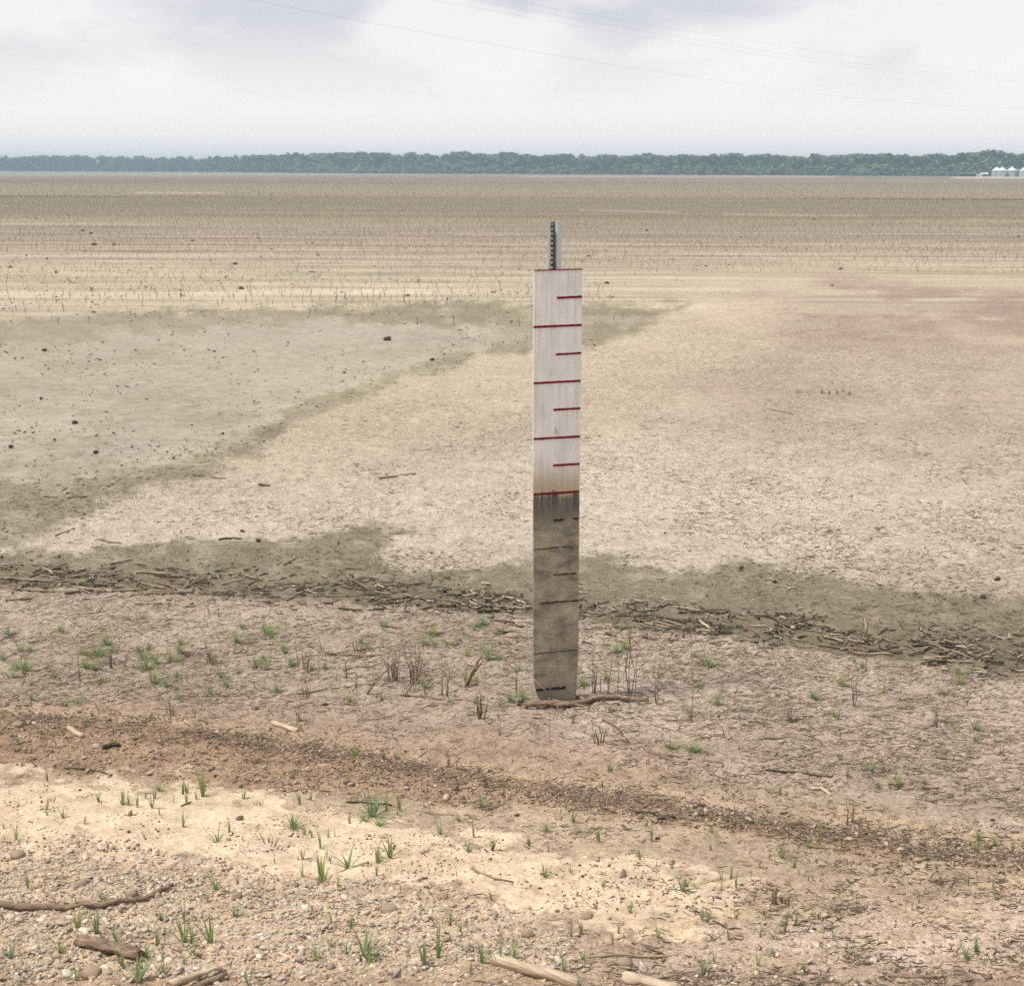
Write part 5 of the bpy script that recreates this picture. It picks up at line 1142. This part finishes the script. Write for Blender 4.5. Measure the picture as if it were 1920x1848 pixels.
def pebbles(name, px, py, size, pal, label, cat, hi, flat=(0.28, 0.6), sink=0.25, asp=(0.5, 0.95), yaw=3.2, pal_p=None):
    BV, BF = (IV, IF) if hi else (ICO_V, ICO_F)
    n_ = len(px); P = ground(px, py); nb = len(BV)
    sc = np.stack([size, size * rng.uniform(*asp, n_), size * rng.uniform(*flat, n_)], -1); a = rng.uniform(-yaw, yaw, n_)
    K = rng.normal(0, 1.0, (n_, 4, 3)); ph = rng.uniform(0, 6.28, (n_, 4))
    W = np.ones((n_, nb))
    for j in range(4): W += 0.11 * np.sin(1.7 * (BV @ K[:, j].T).T + ph[:, j][:, None])
    W += rng.uniform(-0.14, 0.14, W.shape)
    Q = BV[None] * W[..., None] * sc[:, None]
    x = Q[..., 0] * np.cos(a)[:, None] - Q[..., 1] * np.sin(a)[:, None]; y = Q[..., 0] * np.sin(a)[:, None] + Q[..., 1] * np.cos(a)[:, None]
    tl = rng.normal(0, 0.28, (2, n_, 1)); V = np.stack([x, y, Q[..., 2] + x * tl[0] + y * tl[1]], -1) + P[:, None]; V[..., 2] += (sc[:, 2] * (1 - 2 * sink))[:, None]
    Fc = (np.arange(n_)[:, None, None] * nb + BF[None]).reshape(-1, 3)
    pal = np.array(pal); cc = 0.80 * pal[rng.choice(len(pal), n_, p=pal_p)] * rng.uniform(0.8, 1.2, n_)[:, None]
    tag(obj(name, npmesh(name, V.reshape(-1, 3), Fc, np.repeat(cc, nb, 0), True), M['gravel']), label, cat, kind='stuff')
STONE = [(0.56, 0.45, 0.34), (0.51, 0.40, 0.295), (0.60, 0.50, 0.385), (0.44, 0.35, 0.265), (0.49, 0.41, 0.335), (0.54, 0.40, 0.28), (0.50, 0.45, 0.38), (0.68, 0.60, 0.48), (0.36, 0.29, 0.225)]
def w_grav(px, py):
    z = zones(px, py); return np.clip(z['gravel'] * (0.45 + 0.55 * sm(-0.2, 0.05, fbm(px / 110, py / 50, 3, 6))) * sm(1860, 1780, py - 40 * sm(700, 300, px) + 60 * fbm(px / 90, py / 60, 2, 1)) + 0.10 * z['gravel'] + 0.12 * z['soil'], 0, 1)
px, py = scatter(13500, -350, 1700, 1560, 1990, w_grav)
pebbles('gravel', px, py, np.minimum(rng.lognormal(math.log(0.0058), 0.45, 13500), 0.017), STONE, 'tan and grey pebbles spread over the lower left ground', 'gravel', True)
px, py = scatter(9000, -350, 1800, 1560, 1990, lambda px, py: np.clip(w_grav(px, py) + 0.25 * zones(px, py)['gravel'] + 0.15 * zones(px, py)['soil'], 0, 1))
pebbles('fine_gravel', px, py, rng.lognormal(math.log(0.0036), 0.35, 9000), STONE + [(0.2, 0.15, 0.11), (0.28, 0.2, 0.14)], 'small grit filling the gaps between the pebbles', 'gravel', False)
def w_track(px, py):
    z = zones(px, py); return np.clip(z['track'], 0, 1) * (0.25 + 0.75 * sm(-0.1, 0.12, fbm(px / 70, py / 24, 3, 7)))
px, py = scatter(6500, -350, 2270, 1300, 1700, w_track)
pebbles('track_gravel', px, py, rng.lognormal(math.log(0.005), 0.5, 6500), [(0.47, 0.36, 0.26), (0.36, 0.275, 0.195), (0.27, 0.205, 0.148), (0.54, 0.43, 0.32), (0.16, 0.127, 0.095)], 'brown grit and chips lining the track', 'gravel', False)
def w_ridge(px, py):
    d_ = np.abs(py - np.interp(px, [-400, 0, 300, 500, 700, 900, 1100, 1400, 1700, 1920, 2300], [1322, 1345, 1362, 1392, 1424, 1460, 1494, 1540, 1588, 1614, 1660]))
    return np.exp(-(d_ / 19) ** 2) * (0.25 + 0.75 * sm(-0.12, 0.1, fbm(px / 60, py / 18, 3, 0)))
px, py = scatter(9500, -350, 2270, 1300, 1700, w_ridge)
prisms('bark_chips', px, py, 0.008, 0.036, 0.0012, 0.0036, [(0.27, 0.20, 0.143), (0.19, 0.142, 0.103), (0.38, 0.295, 0.215), (0.11, 0.084, 0.065)], 1.0, 'reddish-brown bark chips washed up along the track edge', 'bark chips', 0.15, 0.05)
def w_pellet(px, py):
    z = zones(px, py); return np.clip(z['cream'] * 0.9 + 0.35 * z['soil'], 0, 1) * sm(-0.18, 0.16, fbm(px / 90 + 5, py / 36, 3, 5))
px, py = scatter(5200, -350, 2270, 1430, 1900, w_pellet)
pebbles('soil_crumbs', px, py, rng.lognormal(math.log(0.0032), 0.5, 5200), [(0.19, 0.14, 0.10), (0.27, 0.2, 0.145), (0.12, 0.09, 0.068), (0.36, 0.28, 0.2)], 'dark soil crumbs scattered on the cream sand', 'soil crumbs', False)
def w_flat(px, py):
    z = zones(px, py); g = sm(-0.05, 0.2, fbm(px / 120, py / 30, 3, 6))
    return np.clip(0.8 * z['flat'] + z['ooze_top'] * 0.9 + z['ooze_side'] + 0.35 * z['ooze_band'], 0, 1) * (0.10 + 0.9 * g)
px, py = scatter(3600, -350, 2270, 575, 1110, w_flat)
pebbles('mud_chips', px, py, np.minimum(rng.lognormal(math.log(0.0068), 0.6, 3600), 0.022) * np.interp(py, [575, 1100], [1.5, 0.6]), [(0.10, 0.087, 0.066), (0.065, 0.058, 0.046), (0.17, 0.142, 0.105), (0.23, 0.2, 0.15)], 'dark bark chips and clods on the wet mud', 'mud chips', False, (0.25, 0.5), 0.2, (0.2, 0.5), 0.5)
def w_field(px, py): return sm(415, 470, py) * sm(600, 540, py) * (0.1 + 0.9 * sm(0, 0.2, fbm(px / 160, py / 10, 3, 2))) * np.where(px > 1150, sm(520, 490, py), 1)
px, py = scatter(3500, -350, 2270, 410, 605, w_field)
pebbles('field_clods', px, py, rng.lognormal(math.log(0.017), 0.55, 3500), [(0.19, 0.155, 0.11), (0.27, 0.22, 0.16), (0.13, 0.105, 0.078)], 'small brown clods along the rows of the far field', 'field clods', False, (0.2, 0.45), 0.2, (0.25, 0.6), 0.3)
